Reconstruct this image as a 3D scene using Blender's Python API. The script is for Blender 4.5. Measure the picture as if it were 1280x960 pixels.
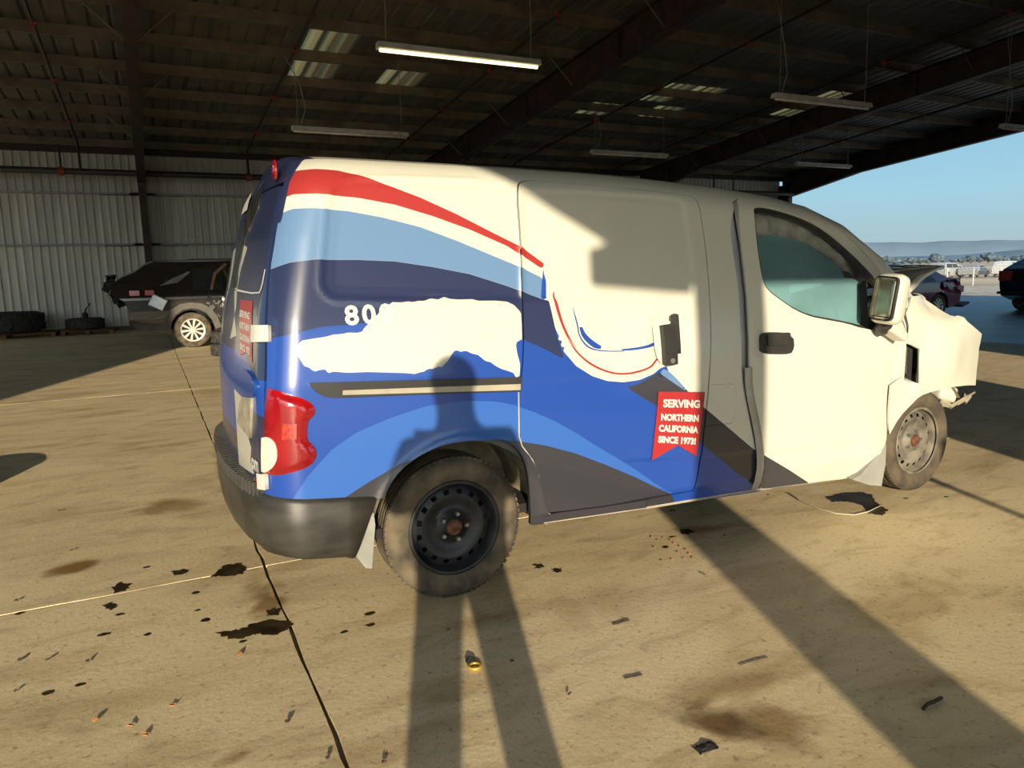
import bpy, bmesh, math, random
import numpy as np
from mathutils import Vector, Matrix
from mathutils.geometry import tessellate_polygon
for o in list(bpy.data.objects): bpy.data.objects.remove(o)
SC=bpy.context.scene; COL=SC.collection
random.seed(7); rng=np.random.default_rng(5)
SKYS=.98
SUNE=7.9
EXPO=-.22
CX0=-.72
CX1=-.39
PX=1.5
TUBE=3.0
GLOW=(2.2,2.2,2.0,1)
P1=(2.11,4.5); P2=(6.75,21.5)
# ---------------- camera
CP=(-1.0628,-2.7057,1.3425); FPX=922.19; YAW,PIT,ROL=.4521,.1485,.0261
F_=Vector((math.sin(YAW)*math.cos(PIT),math.cos(YAW)*math.cos(PIT),-math.sin(PIT)))
R_=Vector((math.cos(YAW),-math.sin(YAW),0)); D_=F_.cross(R_)
R2=math.cos(ROL)*R_+math.sin(ROL)*D_; D2=-math.sin(ROL)*R_+math.cos(ROL)*D_
cd=bpy.data.cameras.new('camera'); cam=bpy.data.objects.new('camera',cd); COL.objects.link(cam)
cam.matrix_world=Matrix(((R2.x,-D2.x,-F_.x,CP[0]),(R2.y,-D2.y,-F_.y,CP[1]),(R2.z,-D2.z,-F_.z,CP[2]),(0,0,0,1)))
cd.sensor_width=36; cd.lens=FPX/1280*36; cd.clip_start=.004; cd.clip_end=20000
SC.camera=cam
# ---------------- world, sun, exposure
AZ=math.radians(19.6); EL=math.radians(12.5)
W=bpy.data.worlds.new('world'); SC.world=W; W.use_nodes=True
nt=W.node_tree; nt.nodes.clear()
N_=nt.nodes; L_=nt.links
tcw=N_.new('ShaderNodeTexCoord'); sep=N_.new('ShaderNodeSeparateXYZ'); L_.new(tcw.outputs['Generated'],sep.inputs[0])
mr_=N_.new('ShaderNodeMapRange'); mr_.inputs['From Min'].default_value=-.12; mr_.inputs['From Max'].default_value=1; L_.new(sep.outputs['Z'],mr_.inputs[0])
skr=N_.new('ShaderNodeValToRGB'); e_=skr.color_ramp.elements; e_[0].position=0; e_[0].color=(.30,.26,.20,1); e_[1].position=1; e_[1].color=(.09,.24,.55,1)
for p_,c_ in ((.095,(.40,.42,.42)),(.115,(.50,.64,.67)),(.18,(.44,.76,.92)),(.30,(.28,.62,.96)),(.55,(.13,.36,.70))):
    q_=e_.new(p_); q_.color=(*c_,1)
L_.new(mr_.outputs[0],skr.inputs[0])
# broad brightening of the sky around the low sun
dp=N_.new('ShaderNodeVectorMath'); dp.operation='DOT_PRODUCT'; L_.new(tcw.outputs['Generated'],dp.inputs[0]); dp.inputs[1].default_value=(-math.sin(AZ)*math.cos(EL),-math.cos(AZ)*math.cos(EL),math.sin(EL))
mx0=N_.new('ShaderNodeMath'); mx0.operation='MAXIMUM'; mx0.inputs[1].default_value=0; L_.new(dp.outputs['Value'],mx0.inputs[0])
pw=N_.new('ShaderNodeMath'); pw.operation='POWER'; pw.inputs[1].default_value=2.5; L_.new(mx0.outputs[0],pw.inputs[0])
gl=N_.new('ShaderNodeMix'); gl.data_type='RGBA'; gl.blend_type='ADD'; L_.new(pw.outputs[0],gl.inputs[0]); L_.new(skr.outputs[0],gl.inputs[6]); gl.inputs[7].default_value=GLOW; gl.clamp_factor=False
bg=N_.new('ShaderNodeBackground'); bg.inputs['Strength'].default_value=SKYS; L_.new(gl.outputs[2],bg.inputs[0])
wo=nt.nodes.new('ShaderNodeOutputWorld'); nt.links.new(bg.outputs[0],wo.inputs[0])
sl=bpy.data.lights.new('sun','SUN'); sl.energy=SUNE; sl.angle=math.radians(.55); sl.color=(1,.86,.64)
so=bpy.data.objects.new('sun',sl); COL.objects.link(so)
SD=Vector((math.sin(AZ)*math.cos(EL),math.cos(AZ)*math.cos(EL),-math.sin(EL)))
so.rotation_euler=SD.to_track_quat('-Z','Y').to_euler(); so.location=(-8,-20,12)
vs=SC.view_settings; SC.display_settings.display_device='sRGB'
vs.view_transform='Standard'; vs.look='None'; vs.gamma=1; vs.use_curve_mapping=False; vs.exposure=EXPO
# ---------------- helpers
def pmat(name,col,rough=.6,metal=0,var=.10,scale=6,bump=0,bscale=60,coat=0,trans=0,alpha=1,emis=None,es=0,col2=None,detail=4,dust=None,pos=False,spec=None,stretch=None):
    m=bpy.data.materials.new(name); m.use_nodes=True; t=m.node_tree; n=t.nodes; L=t.links; b=n['Principled BSDF']
    tc=n.new('ShaderNodeTexCoord'); src=tc.outputs['Object']
    if pos: src=n.new('ShaderNodeNewGeometry').outputs['Position']
    if stretch:
        mp=n.new('ShaderNodeMapping'); mp.inputs['Scale'].default_value=stretch; L.new(src,mp.inputs[0]); src=mp.outputs[0]
    ns=n.new('ShaderNodeTexNoise'); ns.inputs['Scale'].default_value=scale; ns.inputs['Detail'].default_value=detail; L.new(src,ns.inputs['Vector'])
    cr=n.new('ShaderNodeValToRGB'); c2=col2 or tuple(max(0,c*(1-2*var)) for c in col)
    c1=col if col2 else tuple(min(1,c*(1+var)) for c in col)
    cr.color_ramp.elements[0].position=.35; cr.color_ramp.elements[1].position=.65
    cr.color_ramp.elements[0].color=(*c2,1); cr.color_ramp.elements[1].color=(*c1,1)
    L.new(ns.outputs['Fac'],cr.inputs[0]); L.new(cr.outputs[0],b.inputs['Base Color'])
    b.inputs['Roughness'].default_value=rough; b.inputs['Metallic'].default_value=metal
    b.inputs['Coat Weight'].default_value=coat; b.inputs['Coat Roughness'].default_value=.06
    b.inputs['Transmission Weight'].default_value=trans; b.inputs['Alpha'].default_value=alpha
    if spec is not None: b.inputs['Specular IOR Level'].default_value=spec
    if emis: b.inputs['Emission Color'].default_value=(*emis,1); b.inputs['Emission Strength'].default_value=es
    if bump:
        n2=n.new('ShaderNodeTexNoise'); n2.inputs['Scale'].default_value=bscale; n2.inputs['Detail'].default_value=3; L.new(src,n2.inputs['Vector'])
        bp=n.new('ShaderNodeBump'); bp.inputs['Strength'].default_value=bump; bp.inputs['Distance'].default_value=.01
        L.new(n2.outputs['Fac'],bp.inputs['Height']); L.new(bp.outputs[0],b.inputs['Normal'])
    return m
def tagp(o,label=None,cat=None,group=None,kind=None):
    if label: o['label']=label
    if cat: o['category']=cat
    if group: o['group']=group
    if kind: o['kind']=kind
    return o
def empty(name,loc=(0,0,0),parent=None,**k):
    o=bpy.data.objects.new(name,None); COL.objects.link(o); o.location=loc; o.empty_display_size=.2
    if parent: o.parent=parent
    return tagp(o,**k)
def wl(o):
    v=Vector((0,0,0)); 
    while o is not None: v=v+Vector(o.location); o=o.parent
    return v
def mk(name,vf,mat,parent=None,smooth=False,world=True,loc=None,**k):
    """vf=(verts,faces) or bmesh or Mesh; coordinates are world when world=True"""
    if isinstance(vf,bpy.types.Mesh): me=vf
    elif isinstance(vf,bmesh.types.BMesh):
        me=bpy.data.meshes.new(name); vf.to_mesh(me); vf.free()
    else:
        me=bpy.data.meshes.new(name); me.from_pydata([tuple(v) for v in vf[0]],[],vf[1]); me.update()
    if mat and not me.materials:
        for m_ in (mat if isinstance(mat,(list,tuple)) else [mat]): me.materials.append(m_)
    if smooth: me.polygons.foreach_set('use_smooth',[True]*len(me.polygons))
    o=bpy.data.objects.new(name,me); COL.objects.link(o)
    if parent:
        o.parent=parent
        if world: o.location=-wl(parent)
    if loc is not None: o.location=loc
    return tagp(o,**k)
class MB:
    def __init__(s): s.v=[]; s.f=[]
    def add(s,v,f):
        b=len(s.v); s.v+=[tuple(x) for x in v]; s.f+=[tuple(b+i for i in q) for q in f]; return s
    def box(s,c,d,M=None):
        x,y,z=[q/2 for q in d]; P=[Vector((a*x,b*y,e*z)) for a in(-1,1) for b in(-1,1) for e in(-1,1)]
        if M: P=[M@p for p in P]
        return s.add([p+Vector(c) for p in P],[(0,1,3,2),(4,6,7,5),(0,4,5,1),(2,3,7,6),(0,2,6,4),(1,5,7,3)])
    def bb(s,a,b): return s.box([(p+q)/2 for p,q in zip(a,b)],[abs(q-p) for p,q in zip(a,b)])
    def tube(s,pts,r,n=8,cap=True,rs=None):
        pts=[Vector(p) for p in pts]; v=[]; f=[]; up=None
        for i,p in enumerate(pts):
            d=(pts[min(i+1,len(pts)-1)]-pts[max(i-1,0)]).normalized()
            if up is None or abs(up.dot(d))>.98:
                up=Vector((0,0,1)) if abs(d.z)<.9 else Vector((1,0,0))
            a=d.cross(up).normalized(); b=a.cross(d); up=b
            rr=rs[i] if rs else r
            for k in range(n):
                t=2*math.pi*k/n; v.append(p+a*math.cos(t)*rr+b*math.sin(t)*rr)
        for i in range(len(pts)-1):
            for k in range(n): f.append((i*n+k,i*n+(k+1)%n,(i+1)*n+(k+1)%n,(i+1)*n+k))
        if cap: f.append(tuple(range(n))[::-1]); f.append(tuple(range((len(pts)-1)*n,len(pts)*n)))
        return s.add(v,f)
    def lathe(s,prof,c,n=48,skip=None):
        """profile (r,y) turned about the Y axis through c"""
        v=[];f=[]
        for r,y in prof:
            for k in range(n):
                t=2*math.pi*k/n; v.append((c[0]+r*math.cos(t),c[1]+y,c[2]+r*math.sin(t)))
        for i in range(len(prof)-1):
            for k in range(n):
                if skip and skip(i,k): continue
                f.append((i*n+k,(i+1)*n+k,(i+1)*n+(k+1)%n,i*n+(k+1)%n))
        return s.add(v,f)
    def prism(s,pts,fn0,fn1):
        """polygon pts mapped by fn0 and fn1 to two faces"""
        n=len(pts); tr=tessellate_polygon([[Vector((p[0],p[1],0)) for p in pts]])
        v=[fn0(p) for p in pts]+[fn1(p) for p in pts]
        f=[tuple(t) for t in tr]+[tuple(n+i for i in t[::-1]) for t in tr]+[(i,(i+1)%n,n+(i+1)%n,n+i) for i in range(n)]
        return s.add(v,f)
    def mk(s,name,mat,parent=None,**k): 
        o=mk(name,(s.v,s.f),mat,parent,**k); return o
def fixn(o):
    bm=bmesh.new(); bm.from_mesh(o.data); bmesh.ops.recalc_face_normals(bm,faces=bm.faces); bm.to_mesh(o.data); bm.free(); return o
# ---- van side surface: (s, Z) -> (X, Y, Z);  s = X along the flank, wraps round the rear corner
def lerp_tab(t,x):
    if x<=t[0][0]: return t[0][1]
    for (a,b),(c,d) in zip(t,t[1:]):
        if x<=c: return b+(d-b)*(x-a)/(c-a)
    return t[-1][1]
XB=[(.2,-.745),(.55,-.745),(.95,-.737),(1.2,-.705),(1.5,-.64),(1.7,-.575),(1.83,-.505),(1.95,-.40)]
DR=[(-.3,.0),(.39,.008),(.87,.02),(1.2,.037),(1.54,.06),(1.85,.09),(2.14,.14),(2.39,.225),(2.66,.39),(2.95,.67)]
RC=.15
def base_y(Z):
    y=.012*((Z-.65)/.35)**2 if Z<.95 else .0088
    if Z<.30: y+=.25*(.30-Z)
    if Z>.95: y+=.125*((Z-.95)/.73)**1.2
    if Z>1.66:
        q=min((Z-1.66)/.165,.97); y+=.20*(1-math.sqrt(1-q*q))
    return y
def zn(X,Z):
    d=lerp_tab(DR,X)
    if Z<1.0: return Z
    top=1.82-d
    return 1.0+(Z-1.0)*(.82/max(top-1.0,.05))
def surf(s,Z):
    xb=lerp_tab(XB,Z); xs=xb+RC
    by=base_y(zn(s,Z))
    if s>=xs:
        y=by
        if s>2.9: y+=.25*(s-2.9)**1.7
        return (s,y,Z)
    th=(xs-s)/RC
    if th<=math.pi/2:
        return (xs-RC*math.sin(th), by+RC*(1-math.cos(th)),Z)
    e=(th-math.pi/2)*RC
    yy=by+RC+e
    return (xb-.045*(1-((yy-.865)/.7)**2)+.045*(1-((by+RC-.865)/.7)**2),yy,Z)

D={
'royal':[(-0.78,1.126),(-0.705,1.135),(-0.507,1.169),(-0.342,1.175),(-0.105,1.172),(0.13,1.128),(0.323,1.068),(0.42,1.233),(0.458,1.225),(0.459,1.161),(0.479,1.101),(0.519,1.014),(0.481,1.075),(0.509,1.006),(0.564,0.942),(0.643,0.892),(0.724,0.863),(0.809,0.85),(0.896,0.853),(0.974,0.874),(1.02,0.897),(1.054,0.904),(1.064,0.88),(1.167,0.778),(1.268,0.686),(1.575,0.451),(2.019,0.197),(2.07,0.08),(0.496,0.177),(-0.045,0.528),(-0.56,0.45),(-0.943,0.406)],
'swoosh':[(-0.126,0.837),(-0.264,0.808),(-0.4,0.767),(-0.5,0.713),(-0.593,0.625),(-0.656,0.54),(-0.466,0.519),(-0.371,0.567),(-0.242,0.622),(-0.109,0.655),(0.029,0.674),(0.171,0.67),(0.263,0.651),(0.403,0.613),(0.553,0.558),(0.707,0.486),(0.875,0.401),(1.091,0.28),(1.094,0.288),(0.99,0.353),(0.873,0.44),(0.763,0.512),(0.656,0.581),(0.554,0.651),(0.456,0.711),(0.361,0.76),(0.268,0.8),(0.178,0.826),(0.037,0.843)],
'navy_band':[(-0.831,1.359),(-0.672,1.383),(-0.59,1.404),(-0.5,1.413),(-0.342,1.411),(-0.197,1.403),(-0.046,1.379),(0.111,1.347),(0.274,1.294),(0.341,1.269),(0.432,1.232),(0.458,1.225),(0.467,1.17),(0.48,1.075),(0.51,0.972),(0.414,1.026),(0.323,1.068),(0.129,1.122),(-0.106,1.157),(-0.343,1.172),(-0.507,1.166),(-0.705,1.129),(-0.807,1.116)],
'grey_lower':[(-0.558,0.481),(-0.466,0.519),(-0.371,0.567),(-0.242,0.622),(-0.109,0.655),(0.029,0.674),(0.171,0.67),(0.263,0.651),(0.403,0.613),(0.553,0.558),(0.707,0.486),(0.875,0.401),(1.091,0.28),(1.127,0.235),(0.496,0.177),(-0.049,0.394),(-0.348,0.38)],
'grey_band':[(0.824,0.825),(0.873,0.832),(0.917,0.844),(0.974,0.869),(1.019,0.879),(1.053,0.862),(1.167,0.778),(1.269,0.686),(1.575,0.451),(2.019,0.197),(2.083,0.077),(1.75,0.151),(1.566,0.284),(1.479,0.34),(1.381,0.416),(1.293,0.48),(1.121,0.625),(0.982,0.727)],
'light_blue':[(-0.762,1.54),(-0.621,1.585),(-0.564,1.6),(-0.489,1.601),(-0.359,1.594),(-0.226,1.571),(-0.078,1.535),(0.071,1.481),(0.199,1.429),(0.342,1.371),(0.442,1.322),(0.432,1.232),(0.334,1.272),(0.274,1.294),(0.111,1.347),(-0.046,1.379),(-0.197,1.403),(-0.342,1.411),(-0.5,1.413),(-0.59,1.404),(-0.672,1.383),(-0.794,1.358),(-0.813,1.465)],
'stripe':[(1.013,0.872),(1.036,0.891),(1.064,0.88),(1.167,0.778),(1.144,0.784)],
'red':[(-0.595,1.725),(-0.546,1.748),(-0.457,1.752),(-0.375,1.747),(-0.303,1.73),(-0.209,1.704),(-0.064,1.651),(0.084,1.587),(0.241,1.51),(0.353,1.457),(0.458,1.382),(0.447,1.359),(0.342,1.427),(0.293,1.458),(0.132,1.526),(-0.023,1.579),(-0.172,1.621),(-0.317,1.645),(-0.466,1.654),(-0.56,1.654),(-0.62,1.64),(-0.658,1.672)],
'torn_edge':[(0.459,1.383),(0.451,1.346),(0.459,1.308),(0.45,1.231),(0.424,1.232),(0.445,1.346)],
'ring':[(0.483,1.256),(0.492,1.265),(0.49,1.235),(0.498,1.218),(0.51,1.15),(0.533,1.081),(0.576,1.006),(0.53,1.072),(0.573,1.001),(0.639,0.947),(0.728,0.905),(0.81,0.889),(0.895,0.896),(0.959,0.912),(0.996,0.943),(1.006,0.938),(0.968,0.906),(0.899,0.887),(0.81,0.881),(0.724,0.898),(0.632,0.94),(0.565,0.999),(0.52,1.073),(0.564,1.006),(0.52,1.082),(0.497,1.15),(0.482,1.219)],
'frag1':[(0.594,1.107),(0.609,1.106),(0.621,1.076),(0.658,1.043),(0.697,1.019),(0.693,1.006),(0.66,1.011),(0.627,1.037),(0.6,1.068)],
'frag2':[(0.795,0.998),(0.881,1),(0.947,1.007),(0.993,1.02),(1.017,1.012),(0.98,0.999),(0.902,0.99),(0.815,0.989)],
'frag3':[(0.568,1.207),(0.583,1.146),(0.591,1.107),(0.59,1.077),(0.612,1.038),(0.65,1.009),(0.731,0.995),(0.815,0.991),(0.815,0.987),(0.731,0.991),(0.645,1.004),(0.605,1.035),(0.584,1.078),(0.584,1.108),(0.576,1.147)],
'peel':[(-0.6,1.095),(-0.589,1.11),(-0.577,1.122),(-0.555,1.124),(-0.527,1.127),(-0.491,1.13),(-0.463,1.136),(-0.425,1.137),(-0.406,1.141),(-0.369,1.137),(-0.351,1.142),(-0.346,1.153),(-0.328,1.167),(-0.311,1.186),(-0.286,1.202),(-0.275,1.215),(-0.252,1.226),(-0.227,1.246),(-0.193,1.243),(-0.162,1.246),(-0.144,1.242),(-0.121,1.247),(-0.096,1.245),(-0.069,1.255),(-0.038,1.249),(-0.006,1.26),(0.006,1.251),(0.046,1.246),(0.111,1.245),(0.132,1.237),(0.21,1.235),(0.261,1.229),(0.293,1.213),(0.309,1.195),(0.321,1.181),(0.319,1.134),(0.314,1.068),(0.29,1.066),(0.284,1.049),(0.286,1.018),(0.296,0.971),(0.29,0.92),(0.274,0.916),(0.263,0.937),(0.239,0.947),(0.211,0.957),(0.184,0.972),(0.163,0.989),(0.141,0.995),(0.11,1.022),(0.084,1.029),(0.058,1.043),(0.036,1.039),(0.017,1.05),(-0.002,1.033),(-0.018,1.01),(-0.037,0.996),(-0.046,0.985),(-0.069,0.989),(-0.081,0.98),(-0.106,0.984),(-0.126,0.972),(-0.138,0.973),(-0.159,0.967),(-0.199,0.974),(-0.345,0.99),(-0.42,0.993),(-0.475,1.002),(-0.494,0.996),(-0.502,1.013),(-0.529,1.011),(-0.543,1.006),(-0.56,1.023),(-0.577,1.03),(-0.586,1.049),(-0.597,1.07)],
'body_outer':[(-0.61,1.709),(-0.642,1.517),(-0.687,1.366),(-0.704,1.201),(-0.723,0.969),(-0.748,0.791),(-0.771,0.638),(-0.794,0.52),(-0.703,0.521),(-0.47,0.51),(-0.315,0.498),(-0.292,0.545),(-0.246,0.598),(-0.188,0.636),(-0.125,0.662),(-0.05,0.68),(0.058,0.68),(0.147,0.671),(0.214,0.658),(0.258,0.629),(0.296,0.564),(0.32,0.473),(0.326,0.383),(0.333,0.267),(0.35,0.259),(1.107,0.221),(1.689,0.195),(1.651,0.271),(1.596,0.448),(1.546,0.617),(1.496,0.793),(1.498,1.015),(1.511,1.233),(1.505,1.388),(1.505,1.542),(1.527,1.664)],
'slide_hole':[(0.36,1.647),(0.372,1.707),(0.389,1.725),(0.418,1.735),(0.478,1.738),(0.676,1.731),(0.992,1.712),(1.291,1.694),(1.327,1.672),(1.335,1.629),(1.341,1.477),(1.336,1.288),(1.323,1.101),(1.308,0.951),(1.297,0.799),(1.276,0.647),(1.266,0.55),(1.258,0.452),(1.245,0.354),(1.225,0.274),(1.116,0.277),(0.772,0.282),(0.424,0.303),(0.412,0.309),(0.399,0.335),(0.384,0.392),(0.365,0.484),(0.337,0.559),(0.29,0.626),(0.277,0.67),(0.282,0.856),(0.298,0.929),(0.32,1.085),(0.32,1.11),(0.331,1.233),(0.349,1.439),(0.357,1.58)],
'fuel':[(1.297,0.796),(1.373,0.792),(1.442,0.788),(1.457,0.77),(1.463,0.725),(1.462,0.656),(1.445,0.599),(1.413,0.592),(1.271,0.596),(1.278,0.647)],
'front_door':[(1.577,1.657),(1.602,1.68),(1.655,1.688),(1.857,1.671),(2.068,1.624),(2.232,1.558),(2.404,1.444),(2.561,1.327),(2.578,1.269),(2.599,1.175),(2.633,1.058),(2.677,0.962),(2.678,0.892),(2.67,0.726),(2.569,0.677),(2.571,0.506),(2.579,0.39),(2.555,0.328),(2.493,0.26),(2.436,0.204),(2.401,0.169),(2.021,0.191),(1.697,0.203),(1.652,0.256),(1.647,0.333),(1.646,0.4),(1.628,0.491),(1.594,0.614),(1.544,0.726),(1.538,0.769),(1.543,1.028),(1.556,1.181),(1.559,1.336),(1.557,1.49)],
'win':[(1.673,1.622),(1.698,1.639),(1.766,1.641),(1.892,1.618),(2.032,1.582),(2.179,1.517),(2.296,1.445),(2.384,1.38),(2.47,1.314),(2.529,1.256),(2.554,1.203),(2.543,1.104),(2.535,0.975),(2.342,1.003),(2.237,1.034),(2.086,1.062),(1.969,1.084),(1.867,1.121),(1.771,1.177),(1.693,1.227),(1.669,1.279),(1.662,1.366),(1.663,1.492)],
'glass1':[(1.686,1.61),(1.755,1.62),(1.882,1.597),(2.024,1.557),(2.171,1.487),(2.288,1.415),(2.361,1.346),(2.396,1.281),(2.357,1.019),(2.239,1.046),(2.088,1.074),(1.97,1.096),(1.869,1.133),(1.773,1.189),(1.705,1.235),(1.685,1.279),(1.678,1.366),(1.679,1.492)],
'glass2':[(2.444,1.28),(2.513,1.231),(2.534,1.187),(2.522,1.126),(2.481,1.042),(2.46,0.992),(2.398,1.004)],
'fender':[(2.792,1.148),(3.006,1.135),(2.981,1.11),(3.016,1.082),(3.05,1.05),(3.113,1.013),(3.183,1.017),(3.298,0.967),(3.459,0.904),(3.449,0.86),(3.419,0.814),(3.424,0.764),(3.405,0.668),(3.396,0.599),(3.252,0.616),(3.085,0.622),(2.922,0.616),(2.808,0.596),(2.759,0.559),(2.659,0.487),(2.591,0.398),(2.571,0.506),(2.575,0.677),(2.671,0.724),(2.682,0.891),(2.692,0.961),(2.677,1.032),(2.746,1.095)],
'slot':[(2.692,0.903),(2.728,0.893),(2.796,0.866),(2.79,0.67),(2.743,0.684),(2.681,0.706)],
'rib1':[(0.994,0.791),(1.265,0.764),(1.221,0.457),(1.105,0.526),(0.957,0.472)],
'rail':[(-0.569,0.968),(-0.533,0.967),(-0.442,0.961),(-0.14,0.942),(0.297,0.917),(0.288,0.859),(-0.144,0.887),(-0.455,0.903),(-0.51,0.91),(-0.545,0.933)],
'rail_ch':[(-0.448,0.931),(0.286,0.89),(0.284,0.865),(-0.45,0.914)],
'lamp':[(-0.713,0.955),(-0.668,0.947),(-0.633,0.929),(-0.599,0.918),(-0.574,0.902),(-0.557,0.884),(-0.552,0.863),(-0.562,0.845),(-0.581,0.833),(-0.588,0.797),(-0.589,0.76),(-0.574,0.744),(-0.56,0.721),(-0.56,0.7),(-0.57,0.678),(-0.591,0.662),(-0.636,0.648),(-0.703,0.634),(-0.763,0.638),(-0.756,0.752),(-0.731,0.892)],
'lamp_white':[(-0.742,0.775),(-0.718,0.781),(-0.697,0.77),(-0.686,0.742),(-0.687,0.705),(-0.698,0.677),(-0.721,0.654),(-0.744,0.645),(-0.754,0.65),(-0.75,0.715)],
'lamp_sq':[(-0.663,0.83),(-0.619,0.826),(-0.623,0.771),(-0.668,0.77)],
'hs':[(1.022,1.084),(1.057,1.091),(1.091,1.087),(1.077,0.967),(1.078,0.985),(1.077,0.962),(1.07,0.907),(1.042,0.907),(1.018,0.925),(1.012,0.953),(1.02,1.043)],
'handle_f':[(1.609,1.003),(1.625,1.021),(1.667,1.023),(1.766,1.015),(1.8,1.002),(1.828,0.98),(1.83,0.937),(1.811,0.911),(1.775,0.908),(1.633,0.92),(1.608,0.936)],
'quarter_stamp':[(-0.464,1.395),(-0.447,1.487),(-0.423,1.616),(-0.41,1.649),(-0.393,1.673),(-0.357,1.695),(-0.307,1.706),(-0.107,1.711),(0.37,1.712),(0.353,1.474),(0.327,1.235),(0.047,1.25),(-0.259,1.267),(-0.439,1.279),(-0.463,1.295),(-0.475,1.322)],
'slide_stamp':[(0.394,1.686),(0.657,1.69),(0.975,1.68),(1.181,1.673),(1.231,1.665),(1.246,1.637),(1.242,1.543),(1.245,1.328),(1.208,1.273),(1.129,1.213),(1.082,1.204),(0.693,1.221),(0.341,1.237)],
'hinge1':[(-0.808,1.176),(-0.684,1.178),(-0.688,1.12),(-0.815,1.112)],
'hinge2':[(-0.907,0.588),(-0.753,0.618),(-0.761,0.565),(-0.928,0.52)],
'rdoor_seam':[(-0.965,1.76),(-0.616,1.707),(-0.647,1.518),(-0.692,1.366),(-0.708,1.201),(-0.727,0.969),(-0.753,0.791),(-0.777,0.637),(-0.814,0.474)],
'rwin':[(-0.96,1.738),(-0.957,1.631),(-1.058,1.564),(-1.154,1.511),(-1.227,1.311)],
'ribr':[(-1.101,1.266),(-0.862,1.262),(-0.849,1.034),(-0.929,1.069),(-1.049,1.046)],
'plate':[(-1.026,0.891),(-0.843,0.906),(-0.909,0.743),(-1.123,0.771)],
'circ':[(-1.219,1.3),(-1.191,1.233),(-1.261,1.148),(-1.34,1.091)],
'num':[(-0.41,1.22),(-0.415,1.17),(-0.381,1.219),(-0.292,1.212)],
'brake':[(-1.68,1.83),(-1.2,1.8),(-1.4,1.83)],
'header_navy':[(-1.56,1.83),(-0.444,1.83),(-0.49,1.807),(-0.545,1.755),(-0.582,1.696),(-0.608,1.6),(-0.642,1.517),(-0.905,1.533)],
'door_top':[(1.598,1.678),(1.661,1.694),(1.859,1.673),(2.07,1.627),(2.239,1.565),(2.413,1.449),(2.574,1.33),(2.593,1.268),(2.731,1.153),(2.738,1.095)],
'rw_strip':[(-1.209,1.497),(-1.065,1.48),(-1.179,1.389),(-1.221,1.303),(-1.302,1.307),(-1.289,1.402)],
'rlow_white':[(-1.53,0.723),(-1.204,0.733),(-1.249,0.613),(-1.204,0.483),(-1.456,0.505),(-1.582,0.572)],
'garnish':[(-1.252,0.979),(-0.926,1.006),(-0.819,0.99),(-0.775,0.966),(-0.794,0.92),(-0.935,0.906),(-1.115,0.92),(-1.307,0.94)],
'torn1':[(-1.513,1.742),(-1.45,1.768),(-1.264,1.719),(-1.251,1.652),(-1.535,1.652),(-1.591,1.733)],
'wseam':[(-1.224,1.307),(-0.787,1.292),(-0.746,1.317),(-0.719,1.381),(-0.71,1.381),(-0.734,1.313),(-0.774,1.287),(-1.218,1.299)],
'reflection_film':[(1.674,1.505),(1.757,1.502),(1.843,1.495),(1.947,1.484),(2.036,1.462),(2.121,1.419),(2.209,1.372),(2.262,1.327),(2.284,1.276),(2.355,1.274),(2.401,1.239),(2.357,1.019),(2.239,1.046),(2.088,1.074),(1.97,1.096),(1.869,1.133),(1.773,1.189),(1.705,1.235),(1.685,1.279),(1.678,1.366),(1.679,1.476)],
'stamp_line':[(0.298,0.874),(0.481,0.865),(0.985,0.878),(0.985,0.871),(0.48,0.851),(0.297,0.861)],
}
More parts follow.
